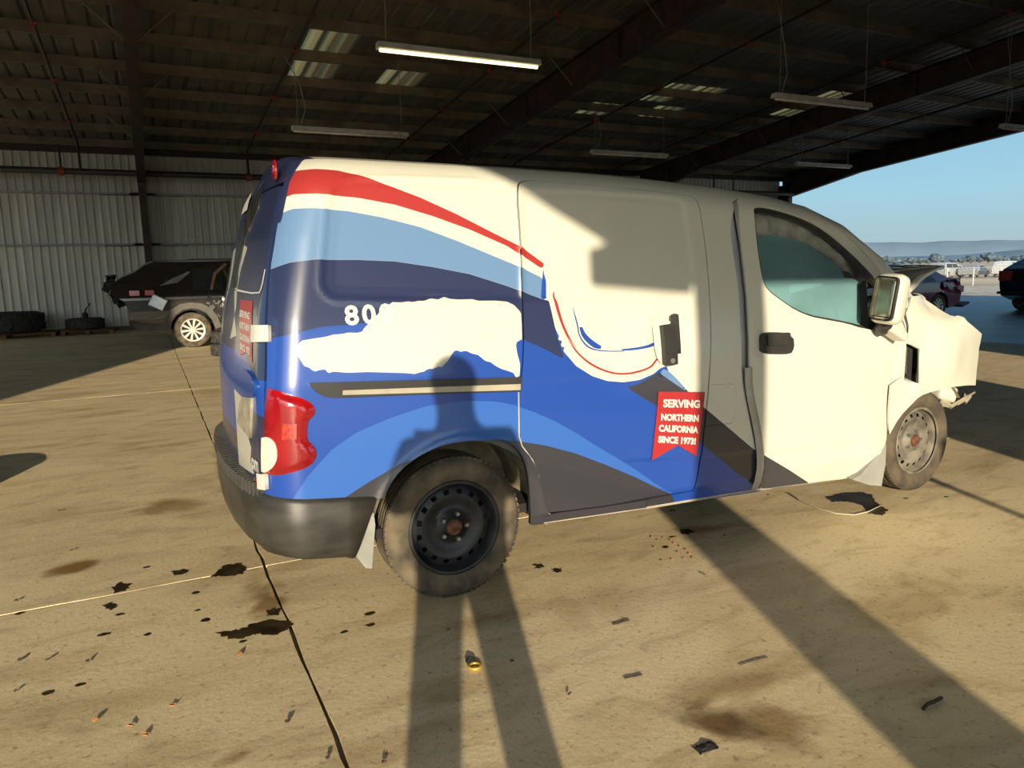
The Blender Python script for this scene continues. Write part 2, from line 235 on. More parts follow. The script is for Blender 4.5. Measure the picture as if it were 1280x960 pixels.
G={'oil1': [(-0.942, 0.223), (-0.857, 0.198), (-0.809, 0.225), (-0.747, 0.23), (-0.7, 0.195), (-0.664, 0.152), (-0.685, 0.103), (-0.738, 0.088), (-0.806, 0.126), (-0.85, 0.122), (-0.905, 0.145)], 'oil2': [(-0.745, 0.317), (-0.702, 0.326), (-0.681, 0.298), (-0.703, 0.26), (-0.742, 0.266)], 'oil3': [(-0.885, 0.869), (-0.852, 0.927), (-0.78, 0.92), (-0.755, 0.849), (-0.778, 0.776), (-0.848, 0.774), (-0.913, 0.821)], 'oil4': [(-1.329, 0.906), (-1.293, 0.954), (-1.247, 0.908), (-1.264, 0.84), (-1.311, 0.838)], 'oil5': [(-1.346, 0.713), (-1.317, 0.731), (-1.294, 0.684), (-1.319, 0.646)], 'brown1': [(-1.472, 1.398), (-1.417, 1.49), (-1.308, 1.479), (-1.262, 1.414), (-1.303, 1.301), (-1.388, 1.267), (-1.447, 1.29)], 'oil6': [(-1.076, 0.978), (-1.032, 0.974), (-0.998, 0.955), (-1.02, 0.914), (-1.061, 0.916)], 'oil7': [(2.385, 0.247), (2.535, 0.268), (2.647, 0.219), (2.666, 0.152), (2.582, 0.075), (2.517, -0.006), (2.493, -0.09), (2.394, -0.126), (2.352, -0.07), (2.443, 0.038), (2.435, 0.128), (2.359, 0.174)], 'oil8': [(1.319, 0.239), (1.369, 0.224), (1.359, 0.174), (1.308, 0.162), (1.281, 0.192)], 'oil9': [(0.437, 0.202), (0.47, 0.194), (0.465, 0.153), (0.424, 0.155)], 'oil10': [(0.488, 0.119), (0.52, 0.101), (0.516, 0.072), (0.478, 0.072)], 'dots': [(-1.479, 0.04), (-1.387, 0.044), (-0.994, 0.465), (-0.971, 0.354), (-0.371, 0.083), (-0.397, -0.012), (1.217, 0.175), (1.1, 0.077), (1.48, 0.509), (-1.66, 0.803), (-1.282, 0.584), (-1.179, 0.333), (-1.332, 0.418), (-0.859, 0.092), (-0.99, 0.657), (-1.185, 1.095), (2.761, 0.004), (2.982, -0.092), (2.153, 0.459), (-0.502, -0.02)], 'pebbles': [(1.123, 0.217), (1.12, 0.166), (1.168, 0.177), (1.175, 0.134), (1.23, 0.154), (1.164, 0.09), (1.16, 0.042), (1.16, -0.006), (1.108, -0.012), (1.14, -0.054), (1.08, -0.088), (1.025, -0.068), (0.975, -0.061), (1.121, -0.1), (1.047, 0.095)], 'ring': [(-0.164, -0.491)], 'twig': [(0.42, -0.474), (0.504, -0.475), (0.421, -0.489), (0.455, -0.53)], 'twig2': [(0.244, -0.807), (0.309, -0.82)], 'twig3': [(0.935, -1.383), (1.034, -1.374)], 'nut': [(0.444, -1.209), (0.458, -1.234)], 'dark': [(0.229, -1.187), (0.255, -1.241)], 'leaf': [(-1.228, -0.315), (-1.186, -0.387), (-1.325, -0.231), (-1.108, -0.256), (-0.88, -0.018)], 'cable': [(2.265, 0.411), (2.205, 0.265), (2.18, 0.128), (2.195, 0.006), (2.257, -0.061), (2.363, -0.061), (2.536, -0.017)], 'twig4': [(0.638, -0.926), (0.755, -0.929)], 'wood': [(-5.252, -11.169)], 'bits': [(-1.576, 0.092), (-1.504, 0.281), (-1.596, 0.332), (-1.373, 0.196), (0.092, 0.572), (1.441, 0.045), (1.032, -0.283), (-0.04, -0.541), (0.036, -0.806), (-0.795, -0.526), (-0.723, -0.756), (-0.588, -0.848), (-1.689, 0.94), (-1.651, 2.326), (-1.526, 1.515), (-0.151, -0.215)]}
H3={'mud': [(-0.351, 0.441), (-0.347, 0.388), (-0.37, 0.213), (-0.395, 0.221), (-0.43, 0.277), (-0.394, 0.351), (-0.368, 0.418)], 'mud2': [(2.566, 0.345), (2.568, 0.23), (2.544, 0.108), (2.444, 0.128), (2.307, 0.18), (2.375, 0.202), (2.473, 0.275)], 'A': (2.982, 0.32, 1.293), 'B': (3.09, 0.28, 1.165), 'C': (3.317, 0.34, 1.251), 'Dd': (3.608, 0.42, 1.321), 'E': (4.028, 1.0, 1.343), 'mirror': (2.374, -0.12, 1.161), 'mb': (2.522, -0.02, 1.033), 'handle': (1.703, 0.0, 0.968), 'tb0': (3.255, 0.1, 0.48), 'tb1': (3.524, 0.1, 0.518), 'fw': (2.926, 0.05, 0.301), 'hl': (3.226, 0.12, 0.549)}

def sdf(poly,P):
    """signed distance, positive inside; P (n,2)"""
    P=np.asarray(P,float); q=np.asarray(poly,float); d=np.full(len(P),1e9); ins=np.zeros(len(P),bool); n=len(q)
    for i in range(n):
        a=q[i]; b=q[(i+1)%n]; e=b-a; w=P-a
        t=np.clip((w@e)/max(e@e,1e-12),0,1); dd=w-t[:,None]*e; d=np.minimum(d,(dd**2).sum(1))
        c=((a[1]>P[:,1])!=(b[1]>P[:,1]))
        with np.errstate(divide='ignore',invalid='ignore'):
            xx=(b[0]-a[0])*(P[:,1]-a[1])/(b[1]-a[1]+1e-30)+a[0]
        ins^=(c&(P[:,0]<xx))
    d=np.sqrt(d); return np.where(ins,d,-d)
def chaikin(L,it=1,ang=48):
    for _ in range(it):
        o=[];n=len(L)
        for i in range(n):
            p,c,x=L[i-1],L[i],L[(i+1)%n]
            v1=(c[0]-p[0],c[1]-p[1]); v2=(x[0]-c[0],x[1]-c[1])
            l1=math.hypot(*v1);l2=math.hypot(*v2)
            if l1<1e-6 or l2<1e-6: continue
            a=math.degrees(math.acos(max(-1,min(1,(v1[0]*v2[0]+v1[1]*v2[1])/(l1*l2)))))
            if a>ang: o.append(c)
            else: o+= [(c[0]-v1[0]*.25,c[1]-v1[1]*.25),(c[0]+v2[0]*.25,c[1]+v2[1]*.25)]
        L=o
    return L
def gsplit(poly,ax,st):
    lo=min(p[ax] for p in poly); hi=max(p[ax] for p in poly); k=math.floor(lo/st+1e-7)+1; out=[]; cur=poly
    while k*st<hi-1e-7:
        c=k*st; A=[];B=[]; n=len(cur)
        for i in range(n):
            p,q=cur[i],cur[(i+1)%n]; dp,dq=p[ax]-c,q[ax]-c
            if dp<=0: A.append(p)
            if dp>=0: B.append(p)
            if dp*dq<0:
                t=dp/(dp-dq); x=[p[0]+(q[0]-p[0])*t,p[1]+(q[1]-p[1])*t]; x[ax]=c; A.append(tuple(x)); B.append(tuple(x))
        if len(A)>2: out.append(A)
        cur=B; k+=1
        if len(cur)<3: return out
    out.append(cur); return out
def normal_at(s,z):
    a=Vector(surf(s+.002,z))-Vector(surf(s-.002,z)); b=Vector(surf(s,z+.002))-Vector(surf(s,z-.002))
    return a.cross(b).normalized()     # points outward (-y on the flank)
LIV=[]   # livery layers (attribute, polygon, colour)
def onsurf(s,z,off=0,disp=None):
    p=Vector(surf(s,z)); 
    d=off+(disp(s,z) if disp else 0)
    return p+normal_at(s,z)*d if d else p
def panel(name,outer,holes,mat,parent,grid=.02,off=0,flange=.018,dispv=None,livery=False,smooth=True,cham=1,hflange=True,thick=0,**k):
    """sheet cut to an outline in flank coordinates (s,z), with folded-in edges"""
    loops=[chaikin(l,cham) for l in [outer]+list(holes)]
    tri=tessellate_polygon([[Vector((a,b,0)) for a,b in l] for l in loops]); pts=[p for l in loops for p in l]
    idx={};V=[];Fc=[]
    def vid(p):
        kk=(round(p[0],5),round(p[1],5))
        if kk not in idx: idx[kk]=len(V); V.append(kk)
        return idx[kk]
    for t in tri:
        q=[pts[i] for i in t]
        ar=(q[1][0]-q[0][0])*(q[2][1]-q[0][1])-(q[2][0]-q[0][0])*(q[1][1]-q[0][1])
        if abs(ar)<1e-9: continue
        if ar<0: q=q[::-1]
        for a in gsplit(q,1,grid):
            for b in gsplit(a,0,grid):
                f=[]
                for p in b:
                    i=vid(p)
                    if i not in f: f.append(i)
                if len(f)>2: Fc.append(f)
    A=np.array(V)
    dv=dispv(A) if dispv else np.zeros(len(A))
    N=[normal_at(*v) for v in V]
    P=[Vector(surf(*v))+n*(off+d) for v,n,d in zip(V,N,dv)]
    nb=len(V); sdv=list(V)
    if flange:
        for li,l in enumerate(loops):
            if li and not hflange: continue
            dl=[]
            for i in range(len(l)):
                p,q=l[i],l[(i+1)%len(l)]; m=max(1,int(math.hypot(q[0]-p[0],q[1]-p[1])/.04))
                dl+=[(p[0]+(q[0]-p[0])*j/m,p[1]+(q[1]-p[1])*j/m) for j in range(m)]
            dd=dispv(np.array(dl)) if dispv else np.zeros(len(dl))
            b=len(P)
            for (s_,z_),d in zip(dl,dd):
                n=normal_at(s_,z_); p=Vector(surf(s_,z_)); P.append(p+n*(off+d)); P.append(p+n*(off+d-flange)); sdv+=[(s_,z_)]*2
            m=len(dl)
            for i in range(m):
                j=(i+1)%m; Fc.append([b+2*i,b+2*i+1,b+2*j+1,b+2*j])
    o=mk(name,(P,Fc),mat,parent,smooth=smooth,**k)
    if livery:
        S=np.array(sdv)
        for an,poly,_ in LIV:
            at=o.data.attributes.new(an,'FLOAT','POINT'); at.data.foreach_set('value',np.clip(sdf(poly,S),-.06,.06).astype(np.float32))
    return o
# ---------------- materials
M={}
M['concrete_edge']=pmat('concrete_edge',(.2,.16,.1),.9)
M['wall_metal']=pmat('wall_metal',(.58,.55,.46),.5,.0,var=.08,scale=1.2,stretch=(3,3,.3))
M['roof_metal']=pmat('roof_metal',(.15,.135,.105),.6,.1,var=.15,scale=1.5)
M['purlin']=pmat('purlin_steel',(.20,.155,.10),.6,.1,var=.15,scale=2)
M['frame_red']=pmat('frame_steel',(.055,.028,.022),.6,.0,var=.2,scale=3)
M['girt']=pmat('girt_steel',(.35,.34,.30),.5,.2)
M['pipe']=pmat('pipe_paint',(.03,.02,.018),.5)
M['redpart']=pmat('red_coupling',(.35,.05,.03),.5)
M['skylight']=pmat('skylight_panel',(.36,.28,.11),.5,col2=(.09,.06,.025),scale=5,stretch=(1,.02,.02),detail=1)
_t=M['skylight'].node_tree; _b=_t.nodes['Principled BSDF']; _o=_t.nodes['Material Output']; _tr=_t.nodes.new('ShaderNodeBsdfTranslucent'); _mx=_t.nodes.new('ShaderNodeMixShader'); _mx.inputs[0].default_value=.75
_t.links.new(_b.inputs['Base Color'].links[0].from_socket,_tr.inputs[0]); _t.links.new(_b.outputs[0],_mx.inputs[1]); _t.links.new(_tr.outputs[0],_mx.inputs[2]); _t.links.new(_mx.outputs[0],_o.inputs[0])
M['gravel']=pmat('gravel',(.50,.41,.29),.95,var=.2,scale=2.5,bump=.5,bscale=3,pos=True)
M['field']=pmat('dry_field',(.50,.36,.22),.95,var=.2,scale=.05,pos=True)
M['asphalt']=pmat('asphalt',(.20,.19,.18),.85,var=.15,scale=1,pos=True,bump=.3,bscale=40)
M['hill']=pmat('hill',(.19,.255,.30),1,var=.06,scale=.002,pos=True,spec=0)  # blue distance haze put into the colour of both hill ranges
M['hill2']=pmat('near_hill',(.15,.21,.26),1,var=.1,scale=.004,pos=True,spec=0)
M['tree']=pmat('hazed_tree',(.10,.135,.16),1,var=.25,scale=.3,pos=True,spec=0)  # distance haze mixed into the tree colour
M['white_paint']=pmat('white_paint',(.60,.585,.485),.35,coat=.6,var=.01)
M['grey_jamb']=pmat('grey_jamb',(.40,.42,.43),.5)
M['black_plastic']=pmat('black_plastic',(.030,.028,.025),.42,var=.2,scale=12,bump=.15,bscale=300)
M['bumper_plastic']=pmat('bumper_plastic',(.040,.037,.031),.38,var=.25,scale=5,bump=.12,bscale=250,stretch=(1,1,3))
M['rubber']=pmat('tyre_rubber',(.045,.042,.036),.85,var=.25,scale=14,bump=.3,bscale=120)
M['rubber_dusty']=pmat('dusty_tyre',(.145,.115,.072),.9,col2=(.045,.036,.026),scale=9,bump=.3,bscale=120)
M['tyre_brown']=pmat('brown_dusty_tyre',(.11,.085,.055),.9,col2=(.05,.04,.028),scale=9,bump=.3,bscale=120)
M['rim_black']=pmat('black_steel_rim',(.030,.032,.036),.45,.3,var=.25,scale=10)
M['rim_dusty']=pmat('dusty_steel_rim',(.17,.15,.115),.65,.1,var=.25,scale=12)
M['rust']=pmat('rust',(.13,.050,.024),.8,var=.3,scale=40)
M['nut']=pmat('lug_nut',(.30,.30,.27),.4,.6)
M['chrome']=pmat('chrome',(.6,.6,.58),.2,1)
M['liner']=pmat('wheel_well_liner',(.36,.29,.18),.9,var=.25,scale=8,bump=.3)
M['dark']=pmat('dark_cavity',(.015,.014,.013),.8)
M['inner']=pmat('bare_inner_skin',(.10,.10,.10),.8)
M['fabric']=pmat('airbag_cloth',(.55,.49,.40),.9,var=.15,scale=12,bump=.6,bscale=30)
M['seat']=pmat('seat_cloth',(.06,.06,.065),.9)
M['red_lens']=pmat('red_lens',(.27,.004,.008),.15,coat=1,var=.12,scale=8)
M['red_lens2']=pmat('amber_red_reflector',(.42,.030,.012),.2,coat=1,var=.2,scale=60)
M['white_lens']=pmat('white_lens',(.62,.58,.48),.25,coat=1,var=.08,scale=40,stretch=(.5,.5,14))
M['rail']=pmat('rail_channel',(.42,.38,.29),.4,.2)
M['railblack']=pmat('rail_cover',(.030,.028,.025),.4)
M['mudflap']=pmat('grey_mudflap',(.28,.28,.25),.6)
M['plate']=pmat('dusty_plate',(.33,.30,.22),.6,var=.15,scale=20)
M['lamp_white']=pmat('lamp_housing',(.60,.57,.48),.5)
M['oil']=pmat('oil_stain',(.045,.030,.012),.35,var=.3,scale=12)
M['brown_stain']=pmat('brown_stain',(.20,.13,.05),.8,var=.25,scale=12)
M['pallet']=pmat('pallet_wood',(.20,.085,.035),.8,var=.3,scale=8,stretch=(1,6,6))
M['leaf']=pmat('dry_leaf',(.35,.15,.04),.8)
M['twig']=pmat('twig_bark',(.05,.03,.02),.9)
M['brass']=pmat('brass_ring',(.75,.48,.08),.35,.6)
M['teal_glass']=None
def glassmat(name,col,alpha,rough=.02):
    m=bpy.data.materials.new(name); m.use_nodes=True; t=m.node_tree; n=t.nodes; n.clear(); L=t.links
    o=n.new('ShaderNodeOutputMaterial'); mx=n.new('ShaderNodeMixShader'); tr=n.new('ShaderNodeBsdfTransparent'); g=n.new('ShaderNodeBsdfGlossy')
    ad=n.new('ShaderNodeMixShader'); df=n.new('ShaderNodeBsdfDiffuse'); ns=n.new('ShaderNodeTexNoise'); ns.inputs['Scale'].default_value=2
    mr=n.new('ShaderNodeMapRange'); mr.inputs['To Min'].default_value=alpha*.6; mr.inputs['To Max'].default_value=min(1,alpha*1.4)
    L.new(ns.outputs['Fac'],mr.inputs[0]); L.new(mr.outputs[0],ad.inputs[0])
    tr.inputs[0].default_value=(*col,1); df.inputs[0].default_value=(*[c*.75 for c in col],1); g.inputs['Roughness'].default_value=rough
    fr=n.new('ShaderNodeFresnel'); fr.inputs[0].default_value=1.5
    L.new(tr.outputs[0],ad.inputs[1]); L.new(df.outputs[0],ad.inputs[2]); L.new(fr.outputs[0],mx.inputs[0]); L.new(ad.outputs[0],mx.inputs[1]); L.new(g.outputs[0],mx.inputs[2]); L.new(mx.outputs[0],o.inputs[0]); return m
M['teal_glass']=glassmat('tinted_side_glass',(.92,.96,.94),.05); M['reflection_film']=glassmat('painted_reflection',(.34,.68,.74),.50)  # second one carries the painted window reflection
M['dark_glass']=glassmat('dark_glass',(.10,.11,.10),.5)
M['windshield']=glassmat('windshield_glass',(.75,.85,.85),.12)
M['mirror']=pmat('mirror_glass',(.45,.42,.30),.12,.9,var=.15,scale=14)
def paint_mat(layers):
    m=pmat('wrapped_van_paint',(.60,.585,.485),.35,coat=.6,var=.01); t=m.node_tree; n=t.nodes; L=t.links; b=n['Principled BSDF']
    cur=b.inputs['Base Color'].links[0].from_socket
    for an,_,c in layers:
        a=n.new('ShaderNodeAttribute'); a.attribute_name=an
        mr=n.new('ShaderNodeMapRange'); mr.inputs['From Min'].default_value=-.001; mr.inputs['From Max'].default_value=.001
        L.new(a.outputs['Fac'],mr.inputs[0])
        mx=n.new('ShaderNodeMix'); mx.data_type='RGBA'; L.new(mr.outputs[0],mx.inputs[0]); L.new(cur,mx.inputs[6]); mx.inputs[7].default_value=(*c,1); cur=mx.outputs[2]
    L.new(cur,b.inputs['Base Color']); b.inputs['Roughness'].default_value=.32; b.inputs['Coat Weight'].default_value=.5; b.inputs['Coat Roughness'].default_value=.09
    return m
WHITE=(.60,.585,.485)
ROYAL=(.013,.060,.32); MID=(.030,.115,.42); NAVY=(.020,.029,.082); GREYN=(.034,.034,.044); LBLUE=(.115,.215,.385); RED=(.34,.032,.030)
LIV+=[('lay_royal',D['royal'],ROYAL),('lay_swoosh',D['swoosh'],MID),('lay_navy',D['navy_band'],NAVY),('lay_grey',D['grey_lower'],GREYN),('lay_band',D['grey_band'],GREYN),
 ('lay_light',D['light_blue'],LBLUE),('lay_stripe',D['stripe'],LBLUE),('lay_red',D['red'],RED),('lay_torn',D['torn_edge'],ROYAL),('lay_ring',D['ring'],RED),
 ('lay_fa',D['frag1'],ROYAL),('lay_fb',D['frag2'],ROYAL),('lay_fc',D['frag3'],(.10,.13,.2)),('lay_peel',D['peel'],WHITE)]
M['wrap']=paint_mat(LIV)
M['navy']=pmat('navy_wrap',NAVY,.32,coat=.5,var=.04); M['royal']=pmat('royal_wrap',(.012,.06,.30),.32,coat=.5,var=.05)
M['redvinyl']=pmat('red_vinyl',(.36,.022,.026),.4,coat=.3,var=.03); M['whitevinyl']=pmat('white_vinyl',(.60,.58,.53),.4,var=.02)
# ---------------- floor
def floor_mat():
    m=bpy.data.materials.new('stained_shaded_concrete'); m.use_nodes=True; t=m.node_tree; n=t.nodes; L=t.links; b=n['Principled BSDF']
    g=n.new('ShaderNodeNewGeometry'); P=g.outputs['Position']
    def noise(sc,det=5,st=(1,1,1),rot=0,dist=0):
        mp=n.new('ShaderNodeMapping'); mp.inputs['Scale'].default_value=st; mp.inputs['Rotation'].default_value=(0,0,rot); L.new(P,mp.inputs[0])
        q=n.new('ShaderNodeTexNoise'); q.inputs['Scale'].default_value=sc; q.inputs['Detail'].default_value=det; q.inputs['Distortion'].default_value=dist; L.new(mp.outputs[0],q.inputs['Vector']); return q.outputs['Fac']
    def ramp(f,a,b_,c0,c1):
        r=n.new('ShaderNodeValToRGB'); r.color_ramp.elements[0].position=a; r.color_ramp.elements[1].position=b_; r.color_ramp.elements[0].color=(*c0,1); r.color_ramp.elements[1].color=(*c1,1); L.new(f,r.inputs[0]); return r.outputs[0]
    def mul(a,b_,fac=1):
        x=n.new('ShaderNodeMix'); x.data_type='RGBA'; x.blend_type='MULTIPLY'; x.inputs[0].default_value=fac; L.new(a,x.inputs[6]); L.new(b_,x.inputs[7]); return x.outputs[2]
    base=ramp(noise(.8,7,(.7,1.3,1),.15,.8),.3,.7,(.64,.505,.29),(.75,.61,.37))
    c=mul(base,ramp(noise(1.7,8,(.5,1.3,1),.2,1.4),.28,.50,(.70,.65,.56),(1,1,1)))
    c=mul(c,ramp(noise(6,8,(.6,1.4,1),.3,.8),.28,.48,(.76,.73,.67),(1,1,1)))
    c=mul(c,ramp(noise(40,3),.26,.42,(.62,.58,.52),(1,1,1)))
    c=mul(c,ramp(noise(130,2),.25,.5,(.80,.78,.74),(1,1,1)))
    # placed stains; the lower-right ones also paint in a soft arc shadow
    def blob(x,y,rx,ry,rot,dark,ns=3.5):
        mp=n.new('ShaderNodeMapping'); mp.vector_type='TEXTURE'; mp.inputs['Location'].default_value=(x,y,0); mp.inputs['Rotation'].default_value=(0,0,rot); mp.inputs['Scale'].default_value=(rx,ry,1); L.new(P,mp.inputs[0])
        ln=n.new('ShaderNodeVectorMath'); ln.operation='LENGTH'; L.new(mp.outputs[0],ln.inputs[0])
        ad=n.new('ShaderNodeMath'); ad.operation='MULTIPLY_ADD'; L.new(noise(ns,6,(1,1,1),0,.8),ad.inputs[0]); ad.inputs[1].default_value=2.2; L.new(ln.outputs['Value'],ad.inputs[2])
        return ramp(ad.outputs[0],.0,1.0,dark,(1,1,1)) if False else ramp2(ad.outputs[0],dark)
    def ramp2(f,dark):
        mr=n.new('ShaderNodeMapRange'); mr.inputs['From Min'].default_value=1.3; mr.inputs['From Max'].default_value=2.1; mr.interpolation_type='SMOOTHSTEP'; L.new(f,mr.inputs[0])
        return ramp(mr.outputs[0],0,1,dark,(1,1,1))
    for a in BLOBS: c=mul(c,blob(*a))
    L.new(c,b.inputs['Base Color'])
    rr=n.new('ShaderNodeMapRange'); rr.inputs['To Min'].default_value=.55; rr.inputs['To Max'].default_value=.8; L.new(noise(2,4),rr.inputs[0]); L.new(rr.outputs[0],b.inputs['Roughness'])
    bp=n.new('ShaderNodeBump'); bp.inputs['Strength'].default_value=.35; bp.inputs['Distance'].default_value=.004; L.new(noise(45,5),bp.inputs['Height']); L.new(bp.outputs[0],b.inputs['Normal'])
    return m
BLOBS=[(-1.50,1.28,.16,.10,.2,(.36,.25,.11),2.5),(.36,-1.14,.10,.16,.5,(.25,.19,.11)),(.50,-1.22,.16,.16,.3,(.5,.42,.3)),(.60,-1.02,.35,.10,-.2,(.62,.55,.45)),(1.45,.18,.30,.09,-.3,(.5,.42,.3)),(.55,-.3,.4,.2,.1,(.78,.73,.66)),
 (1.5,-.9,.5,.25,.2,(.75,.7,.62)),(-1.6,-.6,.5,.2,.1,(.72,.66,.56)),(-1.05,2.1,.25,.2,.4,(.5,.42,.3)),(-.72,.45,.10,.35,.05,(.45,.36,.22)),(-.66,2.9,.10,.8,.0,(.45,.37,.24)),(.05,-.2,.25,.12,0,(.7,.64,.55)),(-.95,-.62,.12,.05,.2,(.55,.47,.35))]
M['floor']=floor_mat(); M['yard_slab']=pmat('dark_grey_slab',(.11,.12,.13),.45,var=.25,scale=1.2,pos=True,bump=.2,bscale=30)  # second material: plain darker grey for the right-hand slabs
floor=empty('floor',(0,0,0),kind='structure')
SX=[-13,-6.78,-.68,5.42,11.52,17.62,23.72,28.5]; SY=[-12.5,-5.75,.82,7.39,13.9,20.4,22.2]
slab=0
for i in range(len(SX)-1):
    for j in range(len(SY)-1):
        x0,x1,y0,y1=SX[i],SX[i+1],SY[j],SY[j+1]; g=.007
        nx=max(2,int((x1-x0)/.12)) if (abs(x0)<7 and y0<8) else 3; ny=max(2,int((y1-y0)/.12)) if (abs(x0)<7 and y0<8) else 3
        b=MB(); v=[];f=[]
        # edge loops wander a little (worn joints)
        def jit(t,seed): return (math.sin(t*7.1+seed)+math.sin(t*17.3+seed*2)+math.sin(t*41+seed)+.8*math.sin(t*83+seed*3))*.0022
        ring=[]
        for k in range(nx): ring.append((x0+g+(x1-x0-2*g)*k/nx, y0+g+jit(x0+(x1-x0)*k/nx,y0)))
        for k in range(ny): ring.append((x1-g+jit(y0+(y1-y0)*k/ny,x1),y0+g+(y1-y0-2*g)*k/ny))
        for k in range(nx): ring.append((x1-g-(x1-x0-2*g)*k/nx, y1-g+jit(x0+(x1-x0)*k/nx,y1+1)))
        for k in range(ny): ring.append((x0+g+jit(y0+(y1-y0)*k/ny,x0+1),y1-g-(y1-y0-2*g)*k/ny))
        n=len(ring)
        cx,cy=(x0+x1)/2,(y0+y1)/2
        v=[(x,y,0) for x,y in ring]+[(x,y,-.12) for x,y in ring]+[(cx,cy,0)]
        f=[(k,(k+1)%n,2*n) for k in range(n)]+[(k,k+n,(k+1)%n+n,(k+1)%n) for k in range(n)]
        b.add(v,f); b.mk('concrete_slab' ,M['floor'] if x0<11 else M['yard_slab'],floor); slab+=1
MB().box((7.5,5,-.16),(43,37,.05)).mk('slab_bed',M['concrete_edge'],floor)
# oil stains lying in the slab surface
def stain(poly,mat,amp=.012,h=.0012,sub=4):
    pts=[]; n=len(poly)
    for i in range(n):
        a,b=poly[i],poly[(i+1)%n]
        for k in range(sub):
            t=k/sub; pts.append((a[0]+(b[0]-a[0])*t+random.uniform(-amp,amp),a[1]+(b[1]-a[1])*t+random.uniform(-amp,amp)))
    o=MB().prism(pts,lambda p:(p[0],p[1],h),lambda p:(p[0],p[1],-.001)).mk('oil_stain',mat,floor); fixn(o)
for k in sorted(G):
    if k.startswith('oil'): stain(G[k],M['oil'],.009,sub=7)
for (x,y) in G['dots']:
    r=random.uniform(.008,.017); stain([(x+r*1.4*math.cos(t)*random.uniform(.7,1.2),y+r*math.sin(t)*random.uniform(.7,1.2)) for t in [k*.7 for k in range(9)]],M['oil'],.0015,sub=3)
# ---------------- yard, field, hills
def quad(name,x0,x1,y0,y1,z,mat,**k): return mk(name,([(x0,y0,z),(x1,y0,z),(x1,y1,z),(x0,y1,z)],[(0,1,2,3)]),mat,**k)
yard=empty('yard_ground',(0,0,0),kind='structure')
mk('asphalt',([(28.5,-80,-.01),(60,-80,-.01),(60,-20,-.01),(30.3,13.2,-.01),(26.0,17.2,-.01),(20,22.4,-.01),(-60,60,-.01),(-60,-80,-.01),(-13,-80,-.01)],[(0,1,2,3,4,5),(5,6,7,8,0)]),M['asphalt'],yard,kind=None).location.z=-.012
def lane(a,b,w): pass
# gravel verge beyond the slabs falls away to the fence, then open field
mk('gravel_verge',([(20,22.4,-.005),(26,17.2,-.005),(30.3,13.2,-.005),(62,-20,-.005),(95,-10,-.40),(75,10,-.40),(54,30,-.40),(24,60,-.40),(-60,100,-.40),(-60,60,-.01)],[(0,1,6,7),(1,2,5,6),(2,3,4,5),(0,7,8,9)]),M['gravel'],yard)
mk('dry_field',([(95,-10,-.405),(75,10,-.405),(54,30,-.405),(24,60,-.405),(-60,100,-.405),(-400,3500,-.6),(2500,3500,-.6),(4500,1000,-.6),(4500,-1500,-.6)],[(0,1,2,3,4,5,6,7,8)]),M['field'],yard)
def ridge(name,dist,a0,a1,n,hf,mat,depth=400):
    v=[];f=[]
    for i in range(n+1):
        a=math.radians(a0+(a1-a0)*i/n); h=hf(i/n)
        dx,dy=math.sin(a),math.cos(a)
        v+=[(dx*dist,dy*dist,-5),(dx*(dist+depth*.35),dy*(dist+depth*.35),h*.70),(dx*(dist+depth),dy*(dist+depth),h)]
    for i in range(n):
        for k in range(2): f.append((i*3+k,(i+1)*3+k,(i+1)*3+k+1,i*3+k+1))
    return fixn(mk(name,(v,f),mat,smooth=True,kind='structure'))
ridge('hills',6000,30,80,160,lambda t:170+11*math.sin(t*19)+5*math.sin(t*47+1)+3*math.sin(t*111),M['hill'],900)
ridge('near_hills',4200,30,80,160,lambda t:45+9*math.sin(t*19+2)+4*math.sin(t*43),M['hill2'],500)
# ---------------- building: ceiling, frames, walls
ZE,SL,YW=5.1,.08,21.7; YR,YS=6.0,-5.6; ZRD=ZE+SL*(YW-YR); ZSE=5.72
def zp(y): return ZE+SL*(YW-y) if y>=YR else ZSE+(ZRD-ZSE)*(y-YS)/(YR-YS)
ceil=empty('ceiling',(0,0,0),kind='structure')
XF=[-18.8,-9.9,-.95,7.7,16.5,24.0]
RIB=[(0,0),(.24,0),(.27,.038),(.30,.038),(.33,0)]
def rib_sheet(width=1.0,ribs=3):
    pr=[]
    for r in range(ribs):
        for x,z in RIB[:-1]: pr.append((r/3+x,z))
    pr.append((ribs/3,0)); return pr
def sheet(y0,y1):
    pr=rib_sheet(); v=[];ys=[y0]+([YR] if y0<YR<y1 else [])+[y1]
    for y in ys: v+=[(x,y,zp(y)+.20+z) for x,z in pr]
    n=len(pr); f=[(r*n+i,r*n+i+1,(r+1)*n+i+1,(r+1)*n+i) for r in range(len(ys)-1) for i in range(n-1)]
    return v,f
smesh={}
def put_sheet(x,y0,y1,mat,name):
    k=(round(y0,2),round(y1,2),name)
    if k not in smesh:
        me=bpy.data.meshes.new(name); v,f=sheet(y0,y1); me.from_pydata(v,[],f); me.materials.append(mat); smesh[k]=me
    o=bpy.data.objects.new(name,smesh[k]); COL.objects.link(o); o.parent=ceil; o.location=(x+.15,0,0); return o
SKYL={2:[(12.3,13.55),(14.0,15.0)],4:[(14.0,15.0)],5:[],11:[(13.0,14.4)],12:[(13.0,13.7),(14.7,15.7)],10:[(14.9,15.9)],16:[(12.2,13.2),(13.8,14.6)],17:[(13.8,14.6)],18:[(12.4,13.4)]}
SKYX=[]
for x in range(-14,24):
    cuts=[]
    for (a,b) in SKYL.get(x,[]): cuts.append((a,b))
    y=YS-.3; end=YW+.25
    for a,b in sorted(cuts):
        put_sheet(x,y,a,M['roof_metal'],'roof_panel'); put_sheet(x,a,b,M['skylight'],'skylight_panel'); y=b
    put_sheet(x,y,end,M['roof_metal'],'roof_panel')
